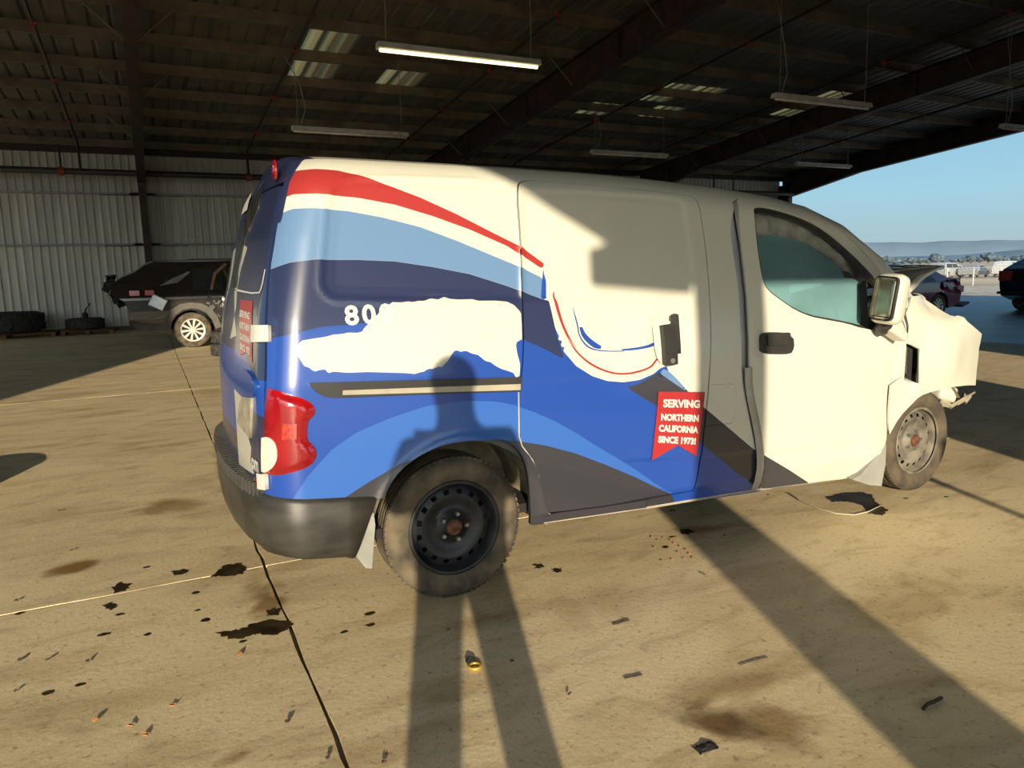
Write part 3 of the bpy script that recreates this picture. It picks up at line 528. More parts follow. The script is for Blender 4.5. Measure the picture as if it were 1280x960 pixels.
# purlins (C section), one per bay
def csec(L,h=.2,w=.065,t=.004):
    return [(0,0,0),(0,w,0),(0,w,.015),(0,0,h),(0,w,h),(0,w,h-.015)]
def cpur(L,h=.2,w=.07):
    b=MB(); b.bb((0,0,0),(L,.006,h)); b.bb((0,.006,0),(L,w,.006)); b.bb((0,.006,h-.006),(L,w,h)); b.bb((0,w-.006,.006),(L,w,.022)); b.bb((0,w-.006,h-.022),(L,w,h-.006)); return b
bays=[(XF[i],XF[i+1]) for i in range(1,5)]
pm={}
pys=[21.35-1.6*k for k in range(17)]
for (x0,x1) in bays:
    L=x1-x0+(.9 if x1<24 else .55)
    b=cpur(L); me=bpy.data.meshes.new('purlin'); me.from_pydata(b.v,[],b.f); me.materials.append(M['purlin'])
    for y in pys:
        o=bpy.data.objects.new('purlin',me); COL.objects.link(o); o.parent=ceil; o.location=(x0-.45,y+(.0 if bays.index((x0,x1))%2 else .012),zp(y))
# rigid frames
def rafter(X,parent):
    b=MB(); hw=.11
    def dep(y):
        if X>23: return .55 if y<17.6 else .55+.32*(y-17.6)/3.6
        if y>YW-4: return .62+.4*(y-(YW-4))/4
        if y<YS+4: return .62+.4*((YS+4)-y)/4
        return .62
    ys=[YS,YS+2,YS+4,YR,10,14,YW-4,YW-2,YW-.1]
    for a,c in zip(ys,ys[1:]):
        for (o0,o1,wd) in ((0,.014,hw),(None,None,hw)):
            if o0 is not None: zt=[zp(a),zp(c)]; q=[(X-wd,a,zt[0]),(X+wd,a,zt[0]),(X+wd,c,zt[1]),(X-wd,c,zt[1])]; v=q+[(x,y,z-.016) for x,y,z in q]
            else: zt=[zp(a)-dep(a),zp(c)-dep(c)]; q=[(X-wd,a,zt[0]),(X+wd,a,zt[0]),(X+wd,c,zt[1]),(X-wd,c,zt[1])]; v=q+[(x,y,z+.016) for x,y,z in q]
            b.add(v,[(0,1,2,3),(7,6,5,4),(0,4,5,1),(1,5,6,2),(2,6,7,3),(3,7,4,0)])
        w=.006; b.add([(X+s*w,y,z) for s in(-1,1) for (y,z) in ((a,zp(a)),(c,zp(c)),(c,zp(c)-dep(c)),(a,zp(a)-dep(a)))],[(0,1,2,3),(7,6,5,4)])
    for y in ys[1:-1]: b.bb((X-.1,y-.005,zp(y)-dep(y)+.01),(X+.1,y+.005,zp(y)-.01))
    return fixn(b.mk('rafter',M['frame_red'],parent))
def column(X,y,zt,parent,w=.2,d=.4,name='column',mat=None):
    b=MB(); b.bb((X-w/2,y-d/2,0),(X+w/2,y-d/2+.014,zt)); b.bb((X-w/2,y+d/2-.014,0),(X+w/2,y+d/2,zt)); b.bb((X-.006,y-d/2,0),(X+.006,y+d/2,zt)); b.bb((X-w/2-.03,y-d/2-.03,0),(X+w/2+.03,y+d/2+.03,.02))
    return b.mk(name,mat or M['frame_red'],parent)
for X in XF[1:]:
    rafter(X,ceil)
for X in XF[1:]:
    column(X,YW-.28,zp(YW)-.3,ceil,d=.38 if X<0 else .6)
# flange braces from rafter bottom to purlins
for X in (XF[2],XF[3],XF[4]):
    for k,y in enumerate(pys):
        if k%2==0 and 6<y<21:
            for s in (-1,1):
                MB().tube([(X+s*.09,y,zp(y)-.55),(X+s*.70,y,zp(y)+.02)],.014,5).mk('flange_brace',M['purlin'],ceil)
# eave strut and end fascia
MB().bb((-14,YW-.12,zp(YW)-.12),(24.1,YW+.02,zp(YW)+.2)).mk('eave_strut',M['frame_red'],ceil)
MB().bb((-14,YS-.15,ZSE-.1),(24.1,YS,ZSE+.2)).mk('eave_strut',M['frame_red'],ceil)
b=MB()
for a,c in ((YS-.3,YR),(YR,YW+.3)):
    q=[(24.13,a,zp(a)+.26),(24.13,c,zp(c)+.26),(24.13,c,zp(c)-.02),(24.13,a,zp(a)-.02)]; b.add(q+[(x+.04,y,z) for x,y,z in q],[(0,1,2,3),(7,6,5,4),(0,4,5,1),(2,6,7,3)])
b.mk('rake_trim',M['frame_red'],ceil)
# far wall
wall=empty('wall_back',(0,0,0),kind='structure')
def wall_panel_mesh(h0,h1,wd=1.0,y=YW+.06):
    pr=[]
    for r in range(5):
        for x,d in ((0,0),(.10,0),(.12,-.03),(.16,-.03),(.18,0)): pr.append((r*.2+x,d))
    pr.append((1.0,0)); pr.sort()
    v=[(x,y+d,h0) for x,d in pr]+[(x,y+d,h1) for x,d in pr]; n=len(pr)
    me=bpy.data.meshes.new('wall_panel'); me.from_pydata(v,[],[(i,i+1,n+i+1,n+i) for i in range(n-1)]); me.materials.append(M['wall_metal']); return me
wp=wall_panel_mesh(.05,5.12)
for i in range(-14,24):
    o=bpy.data.objects.new('wall_panel',wp); COL.objects.link(o); o.parent=wall; o.location=(i,0,0)
for z,mt in ((3.86,M['girt']),(2.44,M['girt']),(1.0,M['girt'])):
    if z==1.0: continue
    for (x0,x1) in bays:
        o=fixn(cpur(x1-x0+(.7 if x1<24 else .45),.05,.17).mk('girt',mt,wall)); o.location=(x0-.35,YW-.16,z)
        MB().bb((x0-1.1,YW-.2,z-.03),(x0+1.1,YW-.17,z-.015)).mk('girt_lap',M['frame_red'],wall)
MB().bb((-14,YW+.02,0),(24.1,YW+.10,.12)).mk('base_kerb',M['concrete_edge'],wall)
# sprinkler main along the wall and branch pipes
pipe=MB().tube([(-14,YW-.9,4.36),(23.8,YW-.9,4.36)],.085,10).mk('sprinkler_main',M['pipe'],smooth=True,label='thick dark pipe running level along the far corrugated wall',cat='pipe')
for x in (-11.9,-7.4,-2.85,1.9,6.1,10.6,15,19.5):
    MB().tube([(x,YW-.9,4.40),(x,YW-.9,5.05)],.03,6).mk('hanger',M['pipe'],pipe)
    MB().tube([(x-.06,YW-.9,4.36),(x+.06,YW-.9,4.36)],.12,10).mk('coupling',M['redpart'],pipe)
for i,x in enumerate((-7.0,-2.4,1.9,6.05,10.6,14.7,20.4)):
    z=lambda y:zp(y)-.10
    p=MB().tube([(x,YW-1.02,4.36),(x,YW-1.03,z(YW-1.0)),(x,14,z(14)),(x,YR,z(YR)),(x,YS+.5,z(YS+.5))],.028,8).mk('sprinkler_pipe',M['pipe'],smooth=True,
      label=['thin dark pipe under the roof over the stacked tyres','thin dark pipe under the roof nearest the left column, on its left','thin dark pipe crossing the purlins just right of the left column','thin dark pipe running under the roof between the bright tube light and the big rafter','thin dark pipe with red fittings just right of the big middle rafter','thin dark pipe under the roof above the van cab','thin dark pipe under the roof nearest the open right end'][i],cat='pipe',group='sprinkler pipes under the roof')
    for y in (18.5,15.5,12.6,9.6,6.8):
        h=MB(); h.tube([(x-.05,y,z(y)),(x+.05,y,z(y))],.045,8); h.tube([(x,y,z(y)),(x,y,z(y)-.07)],.016,6); h.box((x,y,z(y)-.075),(.05,.05,.008)); h.mk('sprinkler_head',M['redpart'],p)
# unseen sun-side wall, added and cut to cast the big shadows
ws=empty('wall_front_added',(0,0,0),kind='structure')
def shade_panel(x0,x1,z0,z1,y=YS): 
    return MB().bb((x0,y-.03,z0),(x1,y+.03,z1)).mk('wall_panel',M['wall_metal'],ws)
DX=math.tan(AZ)*(0-YS); DZ=-YS/math.cos(AZ)*math.tan(EL)
shade_panel(-18,-7.55,0,ZSE)
# added unseen header, outline traced back along the sun from the van's shadow edge
hd=[(9.5,2.565),(-.80,2.60),(-.80,2.56),(-1.33,2.615),(-1.33,2.77),(-1.235,2.80),(-1.53,2.965),(-1.72,3.085),(-5.6,5.5),(-5.6,ZSE),(9.5,ZSE)]
fixn(MB().prism(hd,lambda p:(p[0],YS-.03,p[1]),lambda p:(p[0],YS+.03,p[1])).mk('shade_header',M['wall_metal'],ws))
column((CX0+CX1)/2,YS,2.7,ws,w=CX1-CX0,d=.3)  # unseen post added for the broad shadow strip
shade_panel(P1[0],P1[1],0,2.7); shade_panel(P2[0],P2[1],0,ZSE)
shade_panel(9.5,P2[1],0,ZSE)
for X in (XF[1],XF[4],XF[5]): column(X,YS+.35,ZSE-.3,ws,d=.5)
MB().tube([(PX,YS+.9,0),(PX,YS+.9,1.4)],.035,8).mk('shadow_pole',M['frame_red'],ws)  # unseen pole added to cast the thin line of shade
# ---------------- the van
VR=empty('cargo_van',(1.3,.865,0),label='crashed white cargo van with torn blue, red and navy wrap and crumpled front',cat='van')
def sc(Z):           # flank coordinate of the rear centre line
    xs=lerp_tab(XB,Z)+RC; by=base_y(Z); return xs-RC*math.pi/2-(.865-by-RC)
def zt(s): return 1.80-lerp_tab(DR,s)
def mirror(o,kids=True):
    c=o.copy(); COL.objects.link(c); c.parent=VR; c.scale=(1,-1,1); c.location=(-1.3,.865,0); return c
D['header_navy']=[(-1.7,1.95),(-1.7,1.6),(-.62,1.55),(-.575,1.70),(-.545,1.745),(-.50,1.79),(-.43,1.83),(-.43,1.95)]
LIV.append(('lay_header',D['header_navy'],NAVY)); LIV=[l for l in LIV if l[0] not in('lay_ring','lay_fb','lay_fc','lay_fa')]; M['wrap']=paint_mat(LIV)
# stamped relief of the sheet metal
def sm(x,w): x=np.clip(x/w,0,1); return x*x*(3-2*x)
crease=[(.2,.57),(.6,.52),(1.0,.475),(1.6,.43),(2.4,.40)]
def relief_body(A):
    d=-.009*sm(sdf(D['quarter_stamp'],A)+.012,.024)
    e=np.abs(sdf(D['quarter_stamp'],A)); d+=.003*np.exp(-(e-.018)**2/.0001)*(A[:,0]<.2)
    zc=np.interp(A[:,0],[p[0] for p in crease],[p[1] for p in crease]); d+=-.006*sm(zc-A[:,1],.014)*(A[:,0]>.95)
    # flared lip round the rear arch
    r=np.hypot(A[:,0]-.02,A[:,1]-.30); d+=.012*np.exp(-((r-.385)/.03)**2)*(A[:,1]>.30)
    # shallow dish the tail lamp sits in
    return d
def relief_slide(A):
    d=-.008*sm(sdf(D['slide_stamp'],A)+.012,.026)
    zc=np.interp(A[:,0],[p[0] for p in crease],[p[1] for p in crease]); d+=-.006*sm(zc-A[:,1],.014)*sm(A[:,0]-.75,.15)
    zb=.905; d+=-.004*sm(zb-A[:,1],.03)
    g=sdf(D['hs'],A); d+=-.010*sm(g+.07,.05)*(g<.0)
    return d
def relief_door(A):
    zc=np.interp(A[:,0],[p[0] for p in crease],[p[1] for p in crease]); d=-.005*sm(zc-A[:,1],.02)*sm(2.5-A[:,0],.3)
    # buckling towards the front edge
    t=sm(A[:,0]-2.25,.35); d+=t*(.012*np.sin(A[:,1]*7.5+A[:,0]*5)-.004*sm(A[:,0]-2.45,.15))
    d+=-.008*np.exp(-((A[:,0]-2.60)/.035)**2-((A[:,1]-.62)/.25)**2)
    d+=-.006*np.exp(-(sdf(D['handle_f'],A)/.02)**2)
    return d
def tri_w(x): return 2*np.abs(2*(x-np.floor(x+.5)))-1
def relief_fender(A):
    s,z=A[:,0],A[:,1]; d=.010*np.sin(6.28*(z*2.1-s*.8))+.006*np.sin(6.28*(s*1.6+z*1.2+.3))+.004*tri_w(z*5.1+s*2.2)
    d=d*(1-.75*sm(s-3.05,.2))
    return d*sm(s-2.70,.15)+.010*sm(s-2.70,.12)+.02*sm(s-2.8,.3)
bs=D['body_outer']
i0=12
top=[(2.93,1.13)]+[(s,zt(s)) for s in np.arange(2.8,-.41,-.1)]+[(s,1.80) for s in np.arange(-.5,sc(1.8),-.08)]+[(sc(1.80),1.80)]
outer=[(sc(1.705),1.705),(-1.0,1.707),(-.681,1.709)]+bs[:-1]+[(1.548,1.62),(1.556,1.665)]+D['door_top']+top
outer=[(float(a),float(b)) for a,b in outer]
slide=D['slide_hole']
body=panel('body_side',outer,[slide,D['fuel']],M['wrap'],VR,grid=.0125,dispv=relief_body,livery=True,flange=.02)
panel('fuel_flap',[(a*.994+.0094+0,b*.985+.0105) for a,b in D['fuel']],[],M['wrap'],VR,grid=.02,off=-.001,livery=True)
def shrink(L,d):
    # inset an outline by d
    n=len(L); ar=sum(L[i][0]*L[(i+1)%n][1]-L[(i+1)%n][0]*L[i][1] for i in range(n)); sg=1 if ar>0 else -1; o=[]
    for i in range(n):
        p,c,x=L[i-1],L[i],L[(i+1)%n]; a=Vector((c[0]-p[0],c[1]-p[1])); b=Vector((x[0]-c[0],x[1]-c[1]))
        if a.length<1e-6 or b.length<1e-6: continue
        a.normalize(); b.normalize(); nn=Vector((-a.y-b.y,a.x+b.x))*sg
        if nn.length<1e-3: o.append(c); continue
        nn.normalize(); o.append((c[0]+nn.x*d,c[1]+nn.y*d))
    return o
sd=panel('sliding_door',shrink(slide,.006),[],M['wrap'],VR,grid=.0125,off=.001,dispv=relief_slide,livery=True)
M['bluevinyl']=pmat('blue_vinyl',ROYAL,.35,coat=.4,var=.04)
D['fdoor_base']=D['front_door']
fd=panel('front_door',D['front_door'],[D['win']],M['wrap'],VR,grid=.0125,off=.006,dispv=relief_door,livery=True,flange=.03)
fe=panel('front_fender',D['fender'],[D['slot']],M['white_paint'],VR,grid=.02,off=.004,dispv=relief_fender,flange=.012,smooth=True)
for k_,m_ in (('ring','redvinyl'),('frag1','bluevinyl'),('frag2','bluevinyl'),('frag3','bluevinyl')):
    panel('decal_line',D[k_],[],M[m_],VR,grid=.03,off=.0026 if k_!='frag1' else .003,flange=0,cham=2,dispv=relief_slide)
# rear door
rear_l=[('rl_royal',[(-2,1.06),(-1.0,1.06),(-.80,.98),(-.6,.98),(-.6,.84),(-1.0,.86),(-1.1,.72),(-2,.72)],(.012,.065,.36)),('rl_white',[(-1.2,.90),(-1.0,.88),(-.97,.80),(-1.0,.76),(-.93,.70),(-.96,.64),(-.90,.60),(-1.2,.58)],WHITE),('rl_circ',D['circ']+[(-1.15,1.12),(-1.3,1.30)],WHITE),('rl_strip',D['rw_strip'],WHITE)]
M['rear_paint']=paint_mat(rear_l); 
nb=M['rear_paint'].node_tree.nodes
for e in nb['Color Ramp'].color_ramp.elements: e.color=(*NAVY,1)
LIVS=LIV; LIV=rear_l
seam=[p for p in D['rdoor_seam'][2:]]
ro=[(sc(1.70),1.695),(-1.0,1.697),(-.68,1.697),(-.60,1.688)]+[(a-.006,b) for a,b in seam]+[(sc(z)-.0,z) for z in (.502,.7,.9,1.05,1.2,1.35,1.5,1.6)]
rdo=panel('rear_door',ro,[],M['rear_paint'],VR,grid=.016,off=.002,livery=True)
LIV=LIVS
mirror(rdo)
panel('rear_window',[(sc(1.66)+.02,1.655)]+D['rwin']+[(sc(1.31)+.02,1.31),(sc(1.45)+.02,1.45),(sc(1.57)+.02,1.57)],[],M['dark_glass'],VR,grid=.03,off=.007,flange=.004)
panel('torn_decal',D['torn1'],[],M['whitevinyl'],VR,grid=.03,off=.010,flange=0)
panel('window_seam',D['wseam'],[],M['whitevinyl'],VR,grid=.03,off=.004,flange=0)
panel('door_garnish',D['garnish'],[],M['royal'],VR,grid=.02,off=.014,flange=.014)
pl=panel('licence_plate',D['plate'],[],M['plate'],VR,grid=.04,off=.012,flange=.01)
rb=panel('ribbon_decal',D['ribr'],[],M['redvinyl'],VR,grid=.02,off=.004,flange=0,cham=0)
# body from the other side
ml=mirror(body)
for o in (sd,fd): mirror(o)
# roof and windscreen
ss=[float(s) for s in list(np.arange(sc(1.8),-.5,.05))+list(np.arange(-.5,2.94,.06))]
rows=[]
for s in ss:
    z=1.80 if s<-.4 else zt(s); p=Vector(surf(s,z)); p2=Vector((p.x,1.73-p.y,p.z)); r=[]
    for k in range(17):
        t=k/16; y=p.y+(p2.y-p.y)*t; hw=(p2.y-p.y)/2; cr=.065*min(1,(hw/.55)**2)
        u=abs(2*t-1); r.append((p.x,y,p.z+cr*(1-u**2.2)))
    rows.append((s,r))
def strip(name,a,b,mat,**k):
    R=[r for s,r in rows if a-.061<=s<=b]; v=[p for r in R for p in r]; f=[(i*17+j,(i+1)*17+j,(i+1)*17+j+1,i*17+j+1) for i in range(len(R)-1) for j in range(16)]
    return mk(name,(v,f),mat,VR,smooth=True,**k)
strip('rear_header',-2,-.44,M['navy']); strip('roof_skin',-.44,2.02,M['white_paint']); strip('windshield',2.02,2.94,M['windshield'])
# dark inner shell so that nothing shows through the seams
inn=[(sc(1.62),1.62),(-.75,1.62),(-.73,.62),(-.70,.34),(-.40,.34)]+[(.02+.40*math.cos(t),.28+.395*math.sin(t)) for t in np.linspace(math.pi*.93,0.03,14)]+[(.44,.27),(1.6,.22),(2.5,.22),(2.56,.42),(2.62,.66),(2.68,.95),(2.60,1.12),(2.58,1.24),(2.35,1.44),(1.95,1.61),(1.6,1.68)]+[(s,zt(s)-.05) for s in np.arange(1.2,-.4,-.4)]
hol=shrink(D['win'],.012)
il=panel('inner_skin',inn,[hol],M['inner'],VR,grid=.06,off=-.035,flange=0); mirror(il)
panel('rear_inner_skin',[(sc(1.6),1.6),(-.8,1.6),(-.8,.45)]+[(sc(z),z) for z in (.45,.7,.9,1.1,1.3,1.5)],[],M['inner'],VR,grid=.08,off=-.03,flange=0)
fl=MB(); fl.bb((-.62,.10,.30),(2.6,1.63,.34)); fl.mk('floor_pan',M['dark'],VR)
# door jamb and its rubber seal
jam=[(1.50,1.67),(1.51,1.2),(1.50,.80),(1.53,.70),(1.60,.48),(1.62,.30),(1.72,.22),(1.74,.7),(1.68,1.2),(1.70,1.67)]
jamL=shrink(jam,-.0)
panel('door_jamb',[(1.49,1.68),(1.50,1.2),(1.49,.78),(1.54,.62),(1.60,.45),(1.61,.24),(1.66,.24),(1.68,.7),(1.66,1.2),(1.66,1.68)],[],M['grey_jamb'],VR,grid=.04,off=-.022,flange=0)
def strip_on(pts,w,off,mat,name,h=.008,n=1):
    """a moulded strip following flank points"""
    b=MB(); P=[onsurf(s,z,off) for s,z in pts]; return b.tube(P,w,8).mk(name,mat,VR,smooth=True)
sealp=[(1.553,1.655),(1.552,1.45),(1.549,1.2),(1.537,1.0),(1.533,.80)]
strip_on(sealp,.0045,-.004,M['black_plastic'],'door_seal')
bl=MB()
bpts=[(1.528,.86),(1.53,.78),(1.545,.70),(1.575,.60),(1.603,.50),(1.62,.42),(1.625,.34),(1.622,.27),(1.615,.235)]
P=[onsurf(s,z,.012) for s,z in bpts]; v=[];f=[]
for i,p in enumerate(P):
    v+=[p+Vector((-.022,0,0)),p+Vector((-.004,-.012,0)),p+Vector((.022,-.004,0)),p+Vector((.022,.02,0))]
for i in range(len(P)-1):
    for k in range(3): f.append((i*4+k,(i+1)*4+k,(i+1)*4+k+1,i*4+k+1))
mk('loose_sill_trim',(v,f),M['rail'],VR,smooth=True).data.materials[0]=pmat('pale_trim',(.38,.355,.30),.5)
# side rail of the sliding door
panel('door_rail',D['rail'],[],M['railblack'],VR,grid=.03,off=.012,flange=.012)
rp=D['rail_ch']; MBr=MB(); 
panel('rail_channel',D['rail_ch'],[],M['rail'],VR,grid=.03,off=.017,flange=.006,cham=0)
# handles
hb=panel('slide_handle',[(1.078,.955),(1.125,.957),(1.128,1.135),(1.10,1.142),(1.082,1.13),(1.075,1.05)],[],M['black_plastic'],VR,grid=.02,off=.008,flange=.012)
hb.data.materials[0]=M['black_plastic']
P0=D['hs']; xs_=[p[0] for p in P0]; zs_=[p[1] for p in P0]; hx0,hx1,hz0,hz1=min(xs_),max(xs_),min(zs_),max(zs_)
panel('handle_cup',[(hx0-.035,hz1-.005),(hx0-.03,hz0+.05),(hx0,hz0+.01),(hx1+.03,hz0+.015),(hx1+.035,hz1-.02),(hx1,hz1+.02)],[],M['white_paint'],VR,grid=.03,off=.0035,flange=.0)
panel('handle_lever',[(hx0+.004,hz1),(hx0+.006,hz0+.012),(hx0+.02,hz0),(hx1-.004,hz0+.004),(hx1-.004,hz1-.006),(hx1-.012,hz1+.004)],[],M['railblack'],VR,grid=.02,off=.032,flange=.03)
MB().lathe([(.0,0),(.012,0),(.013,.006)],onsurf((hx0+hx1)/2+.005,hz0+.022,.035),16).mk('lock_cylinder',M['nut'],VR)
hf=panel('handle_surround',D['handle_f'],[],M['railblack'],VR,grid=.03,off=.017,flange=.012)
hx=[p[0] for p in D['handle_f']]; hz=[p[1] for p in D['handle_f']]; a,b_,c,d=min(hx),max(hx),min(hz),max(hz)
panel('handle_recess',[(a+.02,c+.015),(b_-.05,c+.015),(b_-.05,c+.062),(a+.02,c+.062)],[],M['dark'],VR,grid=.03,off=.0185,flange=0)
panel('door_handle',[(a+.035,c+.050),(b_-.045,c+.045),(b_-.035,c+.06),(b_-.04,d-.012),(b_-.07,d-.008),(a+.035,d-.012),(a+.03,d-.03)],[],M['black_plastic'],VR,grid=.02,off=.034,flange=.016)
# glass of the front door and what is behind it
wi=shrink(D['win'],.0)
def ringpanel(name,o,i_,mat,off,**k): return panel(name,o,i_,mat,VR,grid=.03,off=off,**k)
ringpanel('window_frame',shrink(D['win'],-.002),[D['glass1'],D['glass2']],M['black_plastic'],-.004,flange=.014,hflange=True)
panel('side_glass',shrink(D['glass1'],-.004),[],M['teal_glass'],VR,grid=.05,off=-.012,flange=0)
panel('painted_window_reflection',D['reflection_film'],[],M['reflection_film'],VR,grid=.05,off=-.014,flange=0)  # teal sheet with the window's reflection put into its colour
panel('quarter_glass',shrink(D['glass2'],-.004),[],M['teal_glass'],VR,grid=.05,off=-.012,flange=0)
mirror([o for o in VR.children if o.name.startswith('side_glass')][0]); mirror([o for o in VR.children if o.name.startswith('window_frame')][0])
# deployed curtain airbag hanging along the roof rail
cv=[];cf=[]; n=34
for i in range(n+1):
    t=i/n; s=1.66+.86*t; ztop=float(np.interp(s,[1.66,1.9,2.1,2.3,2.45,2.55],[1.63,1.60,1.54,1.43,1.33,1.24])); hgt=float(np.interp(t,[0,.2,.45,.7,1],[.17,.17,.13,.10,.10]))
    for k in range(7):
        u=k/6; bul=.035*math.sin(math.pi*u)+.012*math.sin(t*39+u*5)+.008*math.sin(t*83-u*7)
        zz=ztop+.03-hgt*u+.008*math.sin(t*31); p=Vector(surf(s,zz)); cv.append((p.x,p.y+.085-bul,p.z))
for i in range(n):
    for k in range(6): cf.append((i*7+k,(i+1)*7+k,(i+1)*7+k+1,i*7+k+1))
cu=mk('curtain_airbag',(cv,cf),M['fabric'],VR,smooth=True)
md=cu.modifiers.new('s','SOLIDIFY'); md.thickness=.012
for (s,zz,l) in ((1.79,1.46,.07),(1.83,1.46,.10),(1.93,1.45,.05)):
    p=Vector(surf(s,zz)); MB().tube([p+Vector((0,.05,0)),p+Vector((.015,.045,-l*.5)),p+Vector((.002,.045,-l))],.006,5).mk('tether',M['fabric'],cu)
# seats, wheel, bulkhead
def seat(y):
    e=MB(); e.bb((1.75,y-.24,.42),(2.22,y+.24,.60)); o=e.mk('seat_base',M['seat'],VR); bv=o.modifiers.new('b','BEVEL'); bv.width=.05; bv.segments=3
    e=MB(); Rm=Matrix.Rotation(math.radians(-14),3,'Y'); e.box((1.68,y,.88),(.14,.46,.62),Rm); e.box((1.60,y,1.26),(.10,.26,.17),Rm); o=e.mk('seat_back',M['seat'],VR); bv=o.modifiers.new('b','BEVEL'); bv.width=.04; bv.segments=3
seat(.42); seat(1.25)
st=MB(); 
st.tube([(2.28+.06*math.sin(t)*0+ .10*math.sin(t),1.25+.19*math.cos(t),1.02+.17*math.sin(t)) for t in np.linspace(0,2*math.pi,28)],.016,8,cap=False); st.tube([(2.28,1.25,1.02),(2.5,1.25,.92)],.03,8); st.box((2.28,1.25,1.02),(.05,.16,.10)); st.tube([(2.28,1.07,1.02),(2.28,1.43,1.02)],.015,6)
st.mk('steering_wheel',M['black_plastic'],VR,smooth=True)
fixn(MB().prism([(2.42,.62),(2.40,.95),(2.52,1.05),(2.95,1.08),(2.95,.5)],lambda p:(p[0],.12,p[1]),lambda p:(p[0],1.61,p[1])).mk('dashboard',M['black_plastic'],VR))
# wing mirror
def rbox(c,d,Mx,bev,seg=4):
    bm=bmesh.new(); bmesh.ops.create_cube(bm,size=1)
    for v in bm.verts: v.co=Vector((v.co.x*d[0],v.co.y*d[1],v.co.z*d[2]))
    bmesh.ops.bevel(bm,geom=bm.edges[:]+bm.verts[:],offset=bev,segments=seg,profile=.6,affect='EDGES')
    for v in bm.verts: v.co=Mx@v.co+Vector(c)
    return bm
mrot=Matrix.Rotation(math.radians(5),3,'X')@Matrix.Rotation(math.radians(6),3,'Z')@Matrix.Rotation(math.radians(6),3,'Y')
mc=Vector(H3['mirror'])+Vector((.015,-.0,.0))
bm=rbox(mc,(.125,.150,.262),mrot,.045,5)
for v in bm.verts:
    l=mrot.inverted()@(v.co-mc)
    if l.x>0: l.y*=1-.22*l.x/.06; l.z*=1-.18*l.x/.06
    v.co=mrot@l+mc
mh=mk('wing_mirror',bm,M['white_paint'],VR,smooth=True)
bm=rbox(mc+mrot@Vector((-.060,0,.0)),(.012,.112,.215),mrot,.028,4)
for v in bm.verts: pass
mk('mirror_glass',bm,M['mirror'],mh,smooth=False)
bm=rbox(mc+mrot@Vector((-.0575,0,.0)),(.012,.122,.226),mrot,.028,4); mk('glass_surround',bm,M['black_plastic'],mh)
b=MB(); b.tube([mc+Vector((.0,.02,-.12)),mc+Vector((.05,.09,-.16)),mc+Vector((.13,.15,-.17))],.035,8,rs=[.035,.042,.03]); b.mk('mirror_arm',M['black_plastic'],VR,smooth=True)
bm=rbox(mc+Vector((.10,.06,-.175)),(.16,.09,.055),Matrix.Rotation(.5,3,'Y'),.02,3); mk('mirror_foot_cover',bm,M['white_paint'],VR,smooth=True)
b=MB(); b.tube([onsurf(2.66,1.12,.01),onsurf(2.69,1.08,.01),onsurf(2.70,1.00,.006),onsurf(2.70,.94,.0)],.007,6); b.mk('torn_seal',M['black_plastic'],VR,smooth=True)
# fender slot insert
panel('vent_insert',shrink(D['slot'],.003),[],M['dark'],VR,grid=.03,off=-.03,flange=0)
b=MB()
sl_=D['slot']
for (fr_,w_) in ((.12,.006),(.3,.004),(.52,.006),(.7,.004),(.83,.007)):
    s0=sl_[0][0]+(sl_[5][0]-sl_[0][0])*fr_; z0=sl_[0][1]+(sl_[5][1]-sl_[0][1])*fr_; b.tube([onsurf(s0+.004,z0,-.012),onsurf(s0+.055,z0-.02,-.012)],w_,6)
b.tube([onsurf(sl_[0][0]+.02,sl_[0][1]-.02,-.01),onsurf(sl_[5][0]+.03,sl_[5][1]+.02,-.012)],.006,6)
b.mk('vent_clips',M['railblack'],VR)
strip_on([(p[0],p[1]) for p in [sl_[1],sl_[2],sl_[3],sl_[4],sl_[5]]],.005,.006,M['mudflap'],'vent_rim')
# bent hood
A,B,C,Dd,E=[Vector(H3[k]) for k in ('A','B','C','Dd','E')]
hv=[];hf_=[]
def quadgrid(p00,p10,p11,p01,n,m,amp):
    v=[];f=[]
    for i in range(n+1):
        for j in range(m+1):
            a,b=i/n,j/m; p=p00*(1-a)*(1-b)+p10*a*(1-b)+p11*a*b+p01*(1-a)*b
            p=p+Vector((0,0,amp*math.sin(math.pi*b)*math.sin(math.pi*a)+.006*math.sin(a*19+b*7))); v.append(p)
    for i in range(n):
        for j in range(m): q=i*(m+1)+j; f.append((q,q+m+1,q+m+2,q+1))
    return v,f
v1,f1=quadgrid(A,Dd,Vector((Dd.x-.25,1.45,Dd.z+.03)),Vector((A.x,1.45,A.z+.02)),12,12,.02)
hd_=mk('bent_hood',(v1,f1),M['white_paint'],VR,smooth=True)
md=hd_.modifiers.new('s','SOLIDIFY'); md.thickness=.018
def ribbon(L0,L1,name,mat):
    n=len(L0); v=[p for q in zip(L0,L1) for p in q]; o=mk(name,(v,[(2*i,2*i+1,2*i+3,2*i+2) for i in range(n-1)]),mat,VR,smooth=True); m_=o.modifiers.new('s','SOLIDIFY'); m_.thickness=.005; return o
out_=[Dd.lerp(C,k/5) for k in range(5)]+[C.lerp(B,k/5) for k in range(6)]
inn_=[p.lerp(A,.10+.16*min(1,k/4)) for k,p in enumerate(out_)]
ribbon(out_,inn_,'folded_hood_edge',M['white_paint'])
ribbon(inn_,[A.lerp(Dd,.93*(1-k/10)) for k in range(11)],'hood_underside',pmat('hood_underside_grey',(.15,.14,.12),.8))  # underside strip in a darker grey than the outer skin
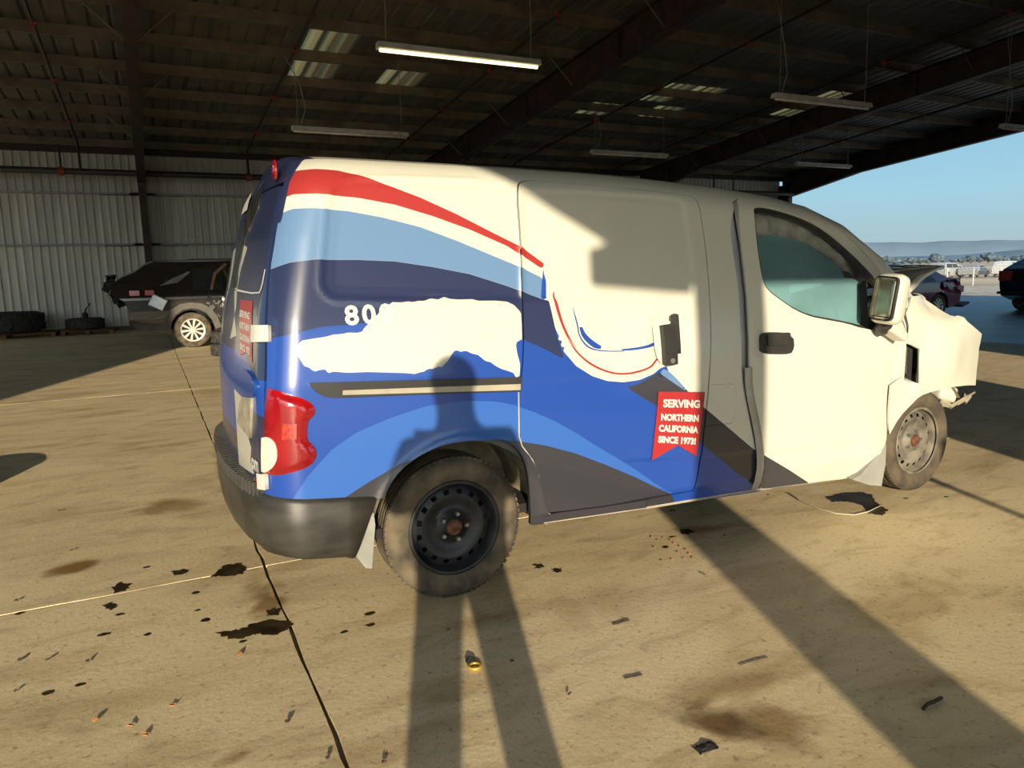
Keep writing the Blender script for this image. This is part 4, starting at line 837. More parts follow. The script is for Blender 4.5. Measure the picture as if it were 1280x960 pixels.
# engine bay and front end behind the fender
eb=MB(); eb.bb((2.72,.28,.35),(3.12,1.45,.88)); eb.mk('engine_block',M['dark'],VR)
eb=MB(); eb.bb((3.20,.30,.35),(3.26,1.43,.90)); eb.mk('radiator',M['dark'],VR)
eb=MB(); eb.tube([(3.30,.22,.62),(3.42,.5,.60),(3.44,1.2,.60),(3.32,1.5,.62)],.05,6); eb.mk('crash_beam',M['grey_jamb'],VR)
bm=rbox(Vector(H3['hl'])+Vector((.0,.02,.01)),(.16,.12,.10),Matrix.Rotation(.3,3,'Y'),.03,3); mk('broken_lamp_bracket',bm,M['lamp_white'],VR,smooth=True)
t0,t1=Vector(H3['tb0']),Vector(H3['tb1']); b=MB()
for (q0,q1,r0,r1) in ((0,1,.014,.006),(.25,.62,.01,.02),(.5,.8,.02,.004)):
    a_=t0.lerp(t1,q0); c_=t0.lerp(t1,q1); b.tube([a_+Vector((0,0,-.01)),a_.lerp(c_,.5)+Vector((0,-.01,.02*q1)),c_+Vector((0,.02,.015))],.01,5,rs=[r0,(r0+r1)/2,r1])
b.tube([t0+Vector((-.08,.03,.04)),t0],.03,6,rs=[.04,.015]); b.mk('torn_liner',pmat('torn_plastic',(.30,.27,.19),.8),VR)
fe2=mirror(fe); fe2.name='front_fender'
# wheel wells
def well(cx,r,x0a,x1a,y0=.03,y1=.42,mat=None,cz=.30,cap=True):
    v=[];f=[];n=24
    for k in range(n+1):
        t=math.radians(x0a+(x1a-x0a)*k/n); v+=[(cx+r*math.cos(t),y0,cz+r*math.sin(t)),(cx+(r-.01)*math.cos(t),y1,cz+(r-.01)*math.sin(t))]
    for k in range(n): f.append((2*k,2*k+1,2*k+3,2*k+2))
    if cap:
        v.append((cx,y1,cz)); c=len(v)-1
        for k in range(n): f.append((2*k+1,2*k+3,c))
    return mk('wheel_well',(v,f),mat or M['liner'],VR,smooth=False)
well(.03,.395,-8,188); w2=well(2.96,.40,35,195,y0=.06,cap=False)
for w in [o for o in VR.children if o.name.startswith('wheel_well')]: mirror(w)
b=MB(); b.tube([(.40,.08,.40),(.44,.07,.37),(.45,.07,.33)],.012,5); b.mk('brake_hose',M['rail'],VR)
b=MB(); b.bb((-.42,.12,.36),(-.36,.2,.45)); b.mk('bumper_bracket',M['dark'],VR)
# sill underside
b=MB(); b.tube([onsurf(.40,.262,-.004),onsurf(1.0,.232,-.004),onsurf(1.6,.215,-.004),onsurf(2.3,.175,-.004)],.006,5); b.mk('sill_lip',pmat('pale_sill_lip',(.42,.37,.28),.6),VR)
strip_on(D['slide_hole'][22:31],.0035,.002,pmat('edge_highlight',(.46,.43,.36),.6),'edge_highlight')  # pale tube paints the highlight along the sliding door's edge
# rear bumper
bp=[]
path=[(-.335,-.008),(-.45,-.012),(-.58,-.012)]
for k in range(9):
    t=math.pi/2*k/8; path.append((-.60-.165*math.sin(t),-.012+.18*(1-math.cos(t))))
path+=[(-.797,.30),(-.825,.55),(-.835,.865)]
full=path+[(x,1.73-y) for x,y in path[-2::-1]]
def zt_b(i,n): 
    return None
def bsec(x,y,nx,ny):
    back=max(0,min(1,(-.66-x)/.09)); zt_=float(np.interp(x,[-.86,-.78,-.7,-.55,-.335],[.565,.56,.552,.535,.512])); zb=float(np.interp(x,[-.86,-.72,-.6,-.335],[.335,.328,.31,.280])); step=.10*back
    P=[(x+nx*(-.03),y+ny*(-.03),zb-.012),(x+nx*-.008,y+ny*-.008,zb),(x,y,zb+.04),(x+nx*.002,y+ny*.002,(zb+zt_)/2),(x,y,zt_-.025),(x-nx*.008,y-ny*.008,zt_-.006),(x-nx*.02,y-ny*.02,zt_),(x-nx*(.024+step),y-ny*(.024+step),zt_+.0),(x-nx*(.03+step),y-ny*(.03+step),zt_-.03)]
    return P
v=[];f=[]; nF=len(full)
for i,(x,y) in enumerate(full):
    a=full[max(i-1,0)]; c=full[min(i+1,nF-1)]; tx,ty=c[0]-a[0],c[1]-a[1]; l=math.hypot(tx,ty); nx,ny=ty/l,-tx/l
    if (nx*(x+.1)+ny*(y-.865))<0: nx,ny=-nx,-ny
    sec_=bsec(x,y,nx,ny); fd_=max(0,min(1,(x+.48)/.145)) if (i<4 or i>nF-5) else 0
    v+=[(X_-(.52-Z_)*.42*fd_,Y_,Z_) for X_,Y_,Z_ in sec_]
for i in range(nF-1):
    for k in range(8): f.append((i*9+k,(i+1)*9+k,(i+1)*9+k+1,i*9+k+1))
bu=fixn(mk('rear_bumper',(v,f),M['bumper_plastic'],VR,smooth=True)); md=bu.modifiers.new('s','SOLIDIFY'); md.thickness=.006; md.offset=-1
b=MB()
for k in range(46):
    y=.12+1.49*k/45; x=float(np.interp(y,[.1,.2,.3,.55,.865,1.18,1.43,1.63],[-.735,-.772,-.797,-.825,-.835,-.825,-.797,-.735])); b.box((x+.040,y,.557),(.094,.018,.052)); 
b.mk('step_tread',M['black_plastic'],bu)
b=MB(); b.tube([(-.70,.10,.580),(-.75,.16,.590),(-.76,.22,.585),(-.73,.2,.60)],.003,5); b.mk('loose_red_wire',M['redpart'],bu)
# mudflaps
fixn(MB().prism(H3['mud'],lambda p:(p[0],.02,p[1]),lambda p:(p[0]+.02,.17,p[1])).mk('mudflap',M['mudflap'],VR))
fixn(MB().prism(H3['mud2'],lambda p:(p[0],.00,p[1]),lambda p:(p[0]+.02,.13,p[1])).mk('front_mudflap',M['mudflap'],VR))
# tail lamp
tl=panel('tail_lamp',D['lamp'],[],M['red_lens'],VR,grid=.015,off=.022,flange=.03,dispv=lambda A: .0-.018*np.exp(-((A[:,1]-.735)/.035)**2)*(A[:,0]>-.70)*0-.012*(1-sm(sdf(D['lamp'],A),.03)))
panel('reverse_lens',D['lamp_white'],[],M['white_lens'],VR,grid=.02,off=.026,flange=.006); panel('lamp_reflector',D['lamp_sq'],[],M['red_lens2'],VR,grid=.02,off=.024,flange=.003,cham=0)
D['hinge2']=[(-.80,.632),(-.748,.636),(-.748,.578),(-.80,.572)]
for k,nm in ((1,'hinge1'),(2,'hinge2')):
    h=D[nm]; panel('door_hinge',h,[],M['whitevinyl'],VR,grid=.02,off=.020,flange=.018,cham=1)
br=Vector(surf(-.93,1.765)); 
MB().lathe([(0,-.0),(.02,-.012),(.036,-.014),(.04,0)],(0,0,0),24).mk('high_brake_lamp',M['red_lens'],VR,world=False)
hl=[o for o in VR.children if o.name.startswith('high_brake')][0]
hl.location=Vector((-.575,.36,1.765))-VR.location; hl.rotation_euler=(0,math.radians(12),math.radians(-90)); hl.scale=(1,.6,1.0)
# wheels
def wheel(c,rubber,rimm,discm,y0=0,steer=0,label=None):
    e=empty('wheel',tuple(Vector(c)-VR.location),VR)
    T=MB(); W_=.19; R=.3015; r0=.195
    prof=[(r0,.022),(r0+.012,.010),(r0+.03,.002),(.25,-.006+.0),(.272,-.002),(.287,.010),(.2955,.022)]
    tread=[(.3005,.030)]
    y=.034
    for g in range(5):
        w=.019; tread+=[(.3015,y),(.3015,y+w),(.2945,y+w+.002),(.2945,y+w+.006)]; y+=w+.0085
    tread=tread[:-2]; prof+=tread+[(.2955,.176),(.287,.187),(.25,.195),(r0,.18)]
    T.lathe(prof,(0,0,0),72); o=fixn(T.mk('tyre',rubber,e,world=False,smooth=True))
    # shoulder blocks
    S=MB()
    for k in range(72):
        t=2*math.pi*k/72
        for yy,ww in ((.024,.014),(.170,.014)):
            Rm=Matrix.Rotation(-t,3,'Y'); S.box(Rm@Vector((.2985,0,0))+Vector((0,yy,0)),(.006,ww,.017),Rm)
    S.mk('tread_blocks',rubber,o,world=False,kind='stuff')
    Rr=MB(); Rr.lathe([(.188,.012),(.200,.008),(.204,.014),(.200,.022),(.192,.026),(.186,.045),(.176,.060),(.172,.12),(.18,.17)],(0,0,0),64); Rr.mk('rim',rimm,e,world=False,smooth=True)
    Dd_=MB(); pr=[(.178,.060),(.168,.050),(.160,.046),(.141,.038),(.132,.036),(.110,.046),(.085,.058),(.070,.056),(.060,.040),(.038,.036),(.036,.030)]
    Dd_.lathe(pr,(0,0,0),80,skip=lambda i,k:(i==2 and k%5 in(1,2))); ds=Dd_.mk('wheel_disc',discm,e,world=False,smooth=True)
    DrumM=MB(); DrumM.lathe([(0,.085),(.165,.085)],(0,0,0),32); DrumM.mk('brake_drum',M['dark'],e,world=False)
    Cc=MB(); Cc.lathe([(.036,.034),(.035,.022),(.030,.018),(0,.017)],(0,0,0),28); Cc.mk('hub_cap',M['rust'],e,world=False,smooth=True)
    for k in range(5):
        t=math.radians(90-54+18+72*k+18); x,z=.057*math.cos(t),.057*math.sin(t); N=MB(); N.lathe([(.0,.020),(.0085,.020),(.0105,.026),(.0105,.044)],(x,0,z),6); N.mk('lug_nut',M['nut'],ds,world=False)
    e.rotation_euler=(0,0,steer); return e
rw=wheel((0,.045,.3015),M['rubber_dusty'],M['rim_black'],M['rim_black'])
fw=wheel((2.95,.07,.3015),M['tyre_brown'],M['rim_dusty'],M['rim_dusty'],steer=math.radians(3))
for c_,st_ in (((0,1.685,.3015),math.pi),((2.925,1.675,.3015),math.pi)):
    q=rw.copy(); COL.objects.link(q); q.location=Vector(c_)-VR.location; q.rotation_euler=(0,0,st_)
    for ch in rw.children:
        k=ch.copy(); COL.objects.link(k); k.parent=q
        for g in ch.children: m_=g.copy(); COL.objects.link(m_); m_.parent=k
b=MB(); b.tube([(0,.25,.3),(0,1.48,.3)],.04,8); b.mk('rear_axle',M['dark'],VR)
# lettering
FONT=None
def text_on(txt,sz,s0,z0,ds,dz,mat,name,off=.0025,bold=.0,space=1.0,shear=0,w=None):
    """text laid on the flank: origin (s0,z0), unit baseline direction (ds,dz); width fitted to w"""
    cu=bpy.data.curves.new('t','FONT'); cu.body=txt; cu.size=sz; cu.resolution_u=3; cu.offset=bold; cu.space_character=space
    o=bpy.data.objects.new('t',cu); COL.objects.link(o); dg=bpy.context.evaluated_depsgraph_get(); me=bpy.data.meshes.new_from_object(o.evaluated_get(dg)); bpy.data.objects.remove(o)
    xs=[v.co.x for v in me.vertices]; k=(w/(max(xs)-min(xs))) if w else 1; x0=min(xs)
    up=(-dz,ds)
    bm=bmesh.new(); bm.from_mesh(me)
    bmesh.ops.subdivide_edges(bm,edges=[e for e in bm.edges if e.calc_length()>.03],cuts=1)
    for v in bm.verts:
        x=(v.co.x-x0)*k; y=v.co.y; s=s0+x*ds+(y*up[0]+shear*y); z=z0+x*dz+y*up[1]; v.co=onsurf(s,z,off)
    nb_=[f.normal_update() for f in bm.faces]
    return mk(name,bm,mat,VR)
r1=D['rib1']; panel('ribbon_decal',r1,[],M['redvinyl'],VR,grid=.02,off=.0045,flange=0,cham=0)
tl_,tr_,br_,nt_,bl_=[Vector(p) for p in r1]
lines=[('SERVING',.12,.92,.215),('NORTHERN',.10,.93,.405),('CALIFORNIA',.075,.95,.565),('SINCE 1973!',.085,.93,.725)]
for (tx,a0,a1,vv) in lines:
    L0=tl_.lerp(bl_,vv); R0=tr_.lerp(br_,vv*1.12); p0=L0.lerp(R0,a0); p1=L0.lerp(R0,a1); dv_=(p1-p0); w=dv_.length; dv_.normalize()
    text_on(tx,.050 if tx=='SERVING' else .042,p0.x,p0.y,dv_.x,dv_.y,M['whitevinyl'],'lettering',off=.0065,bold=.0022,w=w,shear=-.1)
n0,n1=Vector(D['num'][1]),Vector(D['num'][3])
text_on('800',.098,n0.x+.002,n0.y,1,.01,M['whitevinyl'],'lettering',off=.002,bold=.003,space=1.25,w=.185)
a_,b2,c2,d2,e2=[Vector(p) for p in D['ribr']]
for tx,t in (('SERVING',.30),('NORTHERN',.50),('CALIFORNIA',.70),('SINCE 1973!',.88)):
    p0=a_.lerp(Vector((e2.x,e2.y)),t); p1=b2.lerp(Vector((c2.x,c2.y)),t); dv_=p1-p0; w=dv_.length*.84; dv_.normalize(); text_on(tx,.034,p0.x+.01,p0.y,dv_.x,dv_.y,M['whitevinyl'],'lettering',off=.006,bold=.0015,w=w)
text_on('om',.085,-.93,.625,1,0,M['whitevinyl'],'lettering',off=.005,bold=.003)
# ---------------- other vehicles
def car(name,loc,flip,prof,wins,wx,wr,width,body,glass,label,group=None,detail=True,rimm=None,trim=None,beltz=.9,roofz=1.5,tum=.16,y_side=None):
    """prof: side outline (x,z) without wheel arches; near side is -Y"""
    e=empty(name,loc,label=label,cat='car',group=group); e.scale=(-1,1,1) if flip else (1,1,1)
    def yy(z): 
        t=max(0,min(1,(z-beltz)/(roofz-beltz))); return tum*t**1.1+.05*max(0,(.45-z))
    def ar(cx):
        return [(cx+(wr+.06)*math.cos(t),wr+(wr+.06)*math.sin(t)) for t in np.linspace(math.pi+.15,-.15,11)]
    # bottom edge carries the two arches; prof runs counter-clockwise from the lower rear
    low=ar(wx[0])+ar(wx[1]); P=[(float(a),float(b)) for a,b in low]+prof
    n=len(P); V=[(x,yy(z),z) for x,z in P]+[(x,width-yy(z),z) for x,z in P]
    tr=tessellate_polygon([[Vector((x,z,0)) for x,z in P]])
    bm=bmesh.new(); vs_=[bm.verts.new(v) for v in V]
    for t in tr:
        try: bm.faces.new([vs_[i] for i in t]); bm.faces.new([vs_[n+i] for i in t[::-1]])
        except ValueError: pass
    for zz in (.45,.62,.78,beltz,1.05,1.2,1.35):
        bmesh.ops.bisect_plane(bm,geom=bm.verts[:]+bm.edges[:]+bm.faces[:],plane_co=(0,0,zz),plane_no=(0,0,1))
    bm.verts.ensure_lookup_table()
    for v in bm.verts:
        near=v.co.y<width/2; v.co.y=yy(v.co.z) if near else width-yy(v.co.z)
        # bulge along the doors
        v.co.y+=(-1 if near else 1)*.03*math.exp(-((v.co.z-.72)/.2)**2)
    # skin over the top and ends
    for i in range(len(low)-0,n-1):
        a,b=P[i],P[i+1]
    bm2=MB()
    q=[(x,z) for x,z in P]
    for i in range(n):
        a,b=q[i],q[(i+1)%n]
        if i<len(low) and i%11!=10 and True: pass
        rows=[]
        for (x,z) in (a,b):
            y0,y1=yy(z),width-yy(z); rows.append([(x+0,y0+(y1-y0)*k/8,z+(.05 if (z>beltz+.3) else 0)*(1-(2*k/8-1)**2)) for k in range(9)])
        bm2.add(rows[0]+rows[1],[(k,k+1,k+10,k+9) for k in range(8)])
    me=bpy.data.meshes.new('body'); bm.to_mesh(me); bm.free(); b2=bmesh.new(); b2.from_mesh(me)
    m2=bpy.data.meshes.new('x'); m2.from_pydata(bm2.v,[],bm2.f); b2.from_mesh(m2); bmesh.ops.remove_doubles(b2,verts=b2.verts,dist=.004); bmesh.ops.recalc_face_normals(b2,faces=b2.faces)
    mk('body',b2,body,e,world=False)
    for w in wins:
        for sgn in (0,1):
            mb=MB(); f=(lambda p:(p[0],yy(p[1])-.008 if not sgn else width-yy(p[1])+.008,p[1])); g=(lambda p:(p[0],yy(p[1])+.01 if not sgn else width-yy(p[1])-.01,p[1])); fixn(mb.prism(w,f,g).mk('window',glass,e,world=False))
    for cx in wx:
        for y,s in ((.02,1),(width-.02,-1)):
            T=MB(); T.lathe([(wr*.66,0),(wr*.8,-.012),(wr*.94,-.006),(wr,.02),(wr,.18),(wr*.9,.2)],(0,0,0),40 if detail else 16); 
            we=empty('wheel',(cx,y,wr),e); we.rotation_euler=(0,0,0 if s==1 else math.pi)
            T.mk('tyre',M['rubber_dusty'] if detail else M['rubber'],we,world=False,smooth=True)
            Rm=MB(); Rm.lathe([(wr*.58,.01),(wr*.67,.0),(wr*.66,.03),(wr*.6,.09)],(0,0,0),32 if detail else 12)
            Rm.lathe([(0,.0),(wr*.12,.0),(wr*.14,.02)],(0,0,0),16)
            if detail:
                for k in range(10):
                    t=2*math.pi*k/10+.1; Mx=Matrix.Rotation(-t,3,'Y'); Rm.add([Mx@Vector(p) for p in ((wr*.08,.005,-.014),(wr*.08,.005,.014),(wr*.62,.008,.026),(wr*.62,.008,-.026),(wr*.08,.035,-.012),(wr*.08,.035,.012),(wr*.62,.03,.022),(wr*.62,.03,-.022))],[(0,1,2,3),(4,7,6,5),(0,4,5,1),(2,6,7,3),(0,3,7,4),(1,5,6,2)])
            fixn(Rm.mk('alloy_rim',rimm or M['alloy'],we,world=False)); 
            k=MB(); k.lathe([(0,.06),(wr*.62,.06)],(0,0,0),20); k.mk('brake_disc',M['dark'],we,world=False)
    return e,yy
M['alloy']=pmat('alloy_rim',(.62,.58,.50),.3,.3)
M['black_paint']=pmat('black_car_paint',(.030,.024,.020),.22,coat=.8,var=.1)
M['grey_trim']=pmat('grey_cladding',(.10,.09,.075),.7)
M['red_paint']=pmat('dark_red_paint',(.23,.010,.022),.25,coat=.8,var=.1)
M['blue_black']=pmat('blue_black_paint',(.008,.016,.045),.2,coat=.9,var=.1)
M['tail_red']=pmat('tail_red',(.5,.01,.01),.2,coat=1)
sx=-.295
suvp=[(3.1,.42),(3.62,.42),(3.68,.7),(3.55,1.02),(2.6,1.13),(1.85,1.66),(1.2,1.76),(.2,1.78),(-.62,1.76),(-.78,1.70),(-1.0,1.55),(-1.22,1.46),(-1.40,1.33),(-1.42,1.13),(-1.22,1.0),(-1.14,.85),(-1.15,.5),(-1.02,.42)]
S,yy=car('black_suv',(sx,13.88,0),False,suvp,[[(.05,1.16),(.95,1.16),(.95,1.60),(.10,1.62)],[(1.05,1.16),(2.2,1.16),(1.75,1.58),(1.05,1.60)]],(0,2.75),.36,1.86,M['black_paint'],M['dark_glass'],'wrecked black suv with crushed tailgate and silver spoked wheel beside the far wall',rimm=M['alloy'],roofz=1.75,beltz=1.05,tum=.22)
def onS(x,z,o=.012): return (x,yy(z)-.03*math.exp(-((z-.72)/.2)**2)-o,z)
fixn(MB().prism([(-.20,1.34),(-.55,1.28),(-.30,1.42),(.02,1.56),(.05,1.54)],lambda p:onS(*p,.02),lambda p:onS(*p,-.01)).mk('quarter_window',pmat('see_through_glass',(.25,.25,.23),.2,coat=1),S,world=False))
# lower cladding with the arch lip
pts=[(-1.0,.40),(-1.12,.56),(-.54,.50),(-.48,.62),(-.38,.80),(-.2,.90),(0,.93),(.2,.90),(.38,.80),(.5,.6),(.56,.40),(.44,.36),(.38,.55),(.28,.70),(.12,.79),(0,.81),(-.15,.79),(-.30,.69),(-.39,.55),(-.43,.38)]
fixn(MB().prism(pts,lambda p:onS(*p,.03),lambda p:onS(*p,-.01)).mk('wheel_arch_cladding',M['grey_trim'],S,world=False))
for (x0,x1,z0,z1) in ((-1.10,-.92,1.10,1.20),(-.82,-.66,1.10,1.20)):
    MB().bb((x0,yy(1.0)-.045,z0),(x1,yy(1.0)+.06,z1)).mk('tail_lamp',M['tail_red'],S,world=False)
q_=Vector((-.19,-.98,.10)).to_track_quat('-Y','Z').to_matrix(); bm=rbox((-.60,-.04,.95),(.30,.06,.26),q_@Matrix.Rotation(.5,3,'Y'),.028,4); mk('bent_chrome_bumper_end',bm,pmat('dull_chrome',(.8,.8,.78),.42,1),S,world=False,smooth=True)
# crushed tailgate: a crumpled plate hanging out of the rear with torn edges
b=MB(); random.seed(11)
v=[];f=[]
for i in range(7):
    for j in range(6):
        a,c=i/6,j/5; v.append((-1.32-.12*math.sin(a*2.4)+random.uniform(-.07,.07),.1+c*1.6,.95+a*.55+random.uniform(-.05,.05)))
for i in range(6):
    for j in range(5): q=i*6+j; f.append((q,q+1,q+7,q+6))
tg=mk('crushed_tailgate',(v,f),M['black_paint'],S,world=False); md=tg.modifiers.new('s','SOLIDIFY'); md.thickness=.05
b=MB()
for k in range(14):
    c=(random.uniform(-1.48,-1.2),random.uniform(.0,.35),random.uniform(.95,1.38)); b.box(c,(random.uniform(.05,.2),random.uniform(.05,.2),random.uniform(.04,.16)),Matrix.Rotation(random.uniform(-1,1),3,'Y')@Matrix.Rotation(random.uniform(-1,1),3,'X'))
b.mk('torn_bodywork',M['black_plastic'],S,world=False,kind='stuff')
b=MB(); b.tube([(-.95,.25,1.45),(-.45,.25,1.72),(.1,.25,1.80),(1.5,.25,1.80)],.018,6); b.mk('roof_rail',M['grey_trim'],S,world=False)
# damaged door area: dark plate paints in the shade of the opening
fixn(MB().prism([(.30,.72),(.35,1.2),(.55,1.62),(1.0,1.64),(1.0,.45),(.62,.45),(.5,.62)],lambda p:onS(*p,.022),lambda p:onS(*p,-.01)).mk('dark_opening_plate',M['dark'],S,world=False))
b=MB()
for k in range(12):
    x,z=random.uniform(.32,.75),random.uniform(.6,1.1); b.box(onS(x,z,.05),(random.uniform(.03,.10),.03,random.uniform(.03,.09)),Matrix.Rotation(random.uniform(-1,1),3,'Y'))
b.mk('door_debris',M['chrome'],S,world=False,kind='stuff')
b=MB(); b.tube([onS(.42,1.18,.04),onS(.52,1.5,.04),onS(.75,1.70,.03)],.035,6); b.mk('torn_pillar',pmat('tan_trim',(.30,.17,.09),.7),S,world=False)
fixn(MB().prism([(.62,.25),(.60,1.0),(.68,1.60),(.74,1.62),(.76,.25)],lambda p:(p[0],-.10,p[1]),lambda p:(p[0]+.06,-.55,p[1])).mk('open_door',M['black_paint'],S,world=False))
# sedan shells on the right
sed=[(3.0,.32),(3.55,.34),(3.62,.62),(3.45,.78),(2.4,.95),(1.75,1.36),(1.1,1.45),(.35,1.42),(-.30,1.10),(-.78,1.05),(-.88,.80),(-.85,.35)]
sw=[[(.15,1.0),(.85,.98),(.85,1.34),(.45,1.32)],[(.92,.98),(2.05,.97),(1.62,1.30),(.92,1.34)]]
RC_,yyr=car('red_sedan',(16.0,8.8,0),True,sed,sw,(0,2.7),.33,1.8,M['red_paint'],M['dark_glass'],'wrecked dark red sedan with crumpled rear fender, seen beyond the front of the van',rimm=M['alloy'],roofz=1.4,beltz=.95,tum=.2)
RC_.scale=(-.9,.9,.9)
b=[];f=[]
for i in range(6):
    for j in range(5): a,c=i/5,j/4; b.append((-.80+a*.75,-.035+random.uniform(-.06,.03),.66+c*.42*(1-.15*a)+random.uniform(-.03,.03)))
for i in range(5):
    for j in range(4): q=i*5+j; f.append((q,q+5,q+6,q+1))
mk('crumpled_fender',(b,f),M['red_paint'],RC_,world=False)
MB().bb((-.95,-.04,.68),(-.72,.3,.86)).mk('tail_lamp',M['tail_red'],RC_,world=False)
MB().box((-1.0,.1,.35),(.3,.4,.05),Matrix.Rotation(.3,3,'Y')).mk('hanging_bumper_scrap',M['black_plastic'],RC_,world=False)
hb=[(3.1,.40),(3.62,.42),(3.68,.7),(3.55,1.0),(2.6,1.10),(1.85,1.55),(1.2,1.62),(.4,1.60),(-.55,1.22),(-.80,1.12),(-.86,.80),(-.80,.42)]
B_,yb=car('dark_blue_car',(20.4,7.65,0),False,hb,[[(.05,1.10),(.95,1.10),(.95,1.48),(.35,1.46)],[(1.05,1.10),(2.2,1.08),(1.75,1.44),(1.05,1.48)]],(0,2.7),.35,1.85,M['blue_black'],M['dark_glass'],'dark blue car cut off by the right edge of the picture',roofz=1.6,beltz=1.0)
for q0,q1 in ((-.03,.30),(1.55,1.88)): MB().bb((-.90,q0,.82),(-.78,q1,1.08)).mk('tail_lamp',M['tail_red'],B_,world=False)
MB().box((-.90,.925,.50),(.16,1.86,.07)).mk('bumper_lip',M['black_plastic'],B_,world=False)
# far row of parked cars
paints=[pmat('far_white_paint',(.46,.45,.43),.3,coat=.5),pmat('far_silver_paint',(.30,.30,.30),.3,coat=.5),pmat('far_grey_paint',(.25,.25,.25),.3,coat=.5),pmat('far_blue_paint',(.08,.26,.42),.3,coat=.5),pmat('far_red_paint',(.30,.08,.06),.3,coat=.5)]
suvs=[(3.1,.42),(3.62,.42),(3.68,.7),(3.55,1.02),(2.6,1.13),(1.95,1.66),(1.2,1.72),(-.5,1.70),(-.85,1.2),(-.9,.72),(-.88,.42)]
far=[(75.6,55.4,'suv',0,'white van leftmost in the far row behind the fence'),(78.3,53.6,'sed',0,'white sedan second from the left in the far row'),(79.0,50.4,'suv',1,'silver suv third from the left in the far row'),(81.7,48.7,'sed',2,'grey sedan fourth from the left in the far row'),(82.5,45.5,'suv',0,'white suv in the far row, left of the light blue sedan'),(85.1,43.7,'sed',3,'light blue sedan in the far row behind the fence'),(85.9,40.6,'sed',4,'dull red sedan in the far row, right of the light blue one'),(88.6,38.8,'suv',1,'silver suv in the far row, right of the dull red sedan'),(89.3,35.7,'sed',0,'white sedan in the far row nearest the dark blue car'),(87.5,55.3,'sed',0,'white sedan in the second line of the far row, behind the leftmost van'),(95.5,45.3,'suv',1,'silver suv in the second line of the far row, behind the light blue sedan')]
for (x,y,k,p,lb) in far:
    pr=sed if k=='sed' else suvs
    c_,_=car('parked_car',(x,y,-.42),False,pr,sw if k=='sed' else [[(-.3,1.15),(.9,1.15),(.9,1.58),(-.3,1.58)],[(1.0,1.15),(2.3,1.15),(1.9,1.56),(1.0,1.58)]],(0,2.7),.33,1.8,paints[p],M['dark_glass'],lb,group='parked cars in the far row',detail=False,roofz=1.45 if k=='sed' else 1.7,beltz=.95 if k=='sed' else 1.1)
    c_.rotation_euler=(0,0,math.radians(14+6*math.sin(x*3)))
# chain-link fence
M['galv']=pmat('galvanised_steel',(.55,.55,.50),.4,.4)
fa,fb=Vector((47.5,37.0,-.35)),Vector((60,18,-.33))
Fn=empty('chain_link_fence',tuple(fa),label='low chain-link fence with pale posts along the gravel verge',cat='fence')
dv0=(fb-fa)/12; fa=fa+dv0*.71; nP=12; dv=dv0*.85; fb=fa+dv*12; me=None
for i in range(-1,nP+2):
    p=fa+dv*i; o=MB().tube([p,p+Vector((0,0,1.28))],.035,6).mk('post',M['galv'],Fn)
MB().tube([fa-dv+Vector((0,0,1.26)),fb+dv+Vector((0,0,1.26))],.02,6).mk('top_rail',M['galv'],Fn)
b=MB(); L=(fb-fa).length*1.15; d_=dv.normalized(); k=0
while k*.25<L:
    p=fa-dv+d_*(k*.25)
    for sg in (1,-1):
        q=p+d_*(1.2*sg)+Vector((0,0,1.2)); w=.0025
        b.add([p+Vector((0,0,.02)),p+d_*w*4+Vector((0,0,.02)),q+d_*w*4,q],[(0,1,2,3)])
    k+=1
b.mk('wire_mesh',M['galv'],Fn,kind='stuff')
# distant trees
random.seed(3)
blob=bmesh.new(); bmesh.ops.create_icosphere(blob,subdivisions=2,radius=1)
for v in blob.verts: v.co*=1+random.uniform(-.22,.22); v.co.z*=.8
tm=bpy.data.meshes.new('crown'); blob.to_mesh(tm); blob.free(); tm.materials.append(M['tree'])
trm=MB().tube([(0,0,0),(0,0,1.2)],.12,6); ttm=bpy.data.meshes.new('trunk'); ttm.from_pydata(trm.v,[],trm.f); ttm.materials.append(M['twig'])
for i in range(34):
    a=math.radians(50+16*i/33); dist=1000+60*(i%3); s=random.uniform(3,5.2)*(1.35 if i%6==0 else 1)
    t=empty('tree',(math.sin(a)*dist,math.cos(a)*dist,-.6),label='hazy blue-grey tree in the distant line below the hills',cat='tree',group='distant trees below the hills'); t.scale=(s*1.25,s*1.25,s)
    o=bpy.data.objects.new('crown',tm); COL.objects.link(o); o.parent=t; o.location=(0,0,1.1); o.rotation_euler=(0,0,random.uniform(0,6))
    o=bpy.data.objects.new('trunk',ttm); COL.objects.link(o); o.parent=t
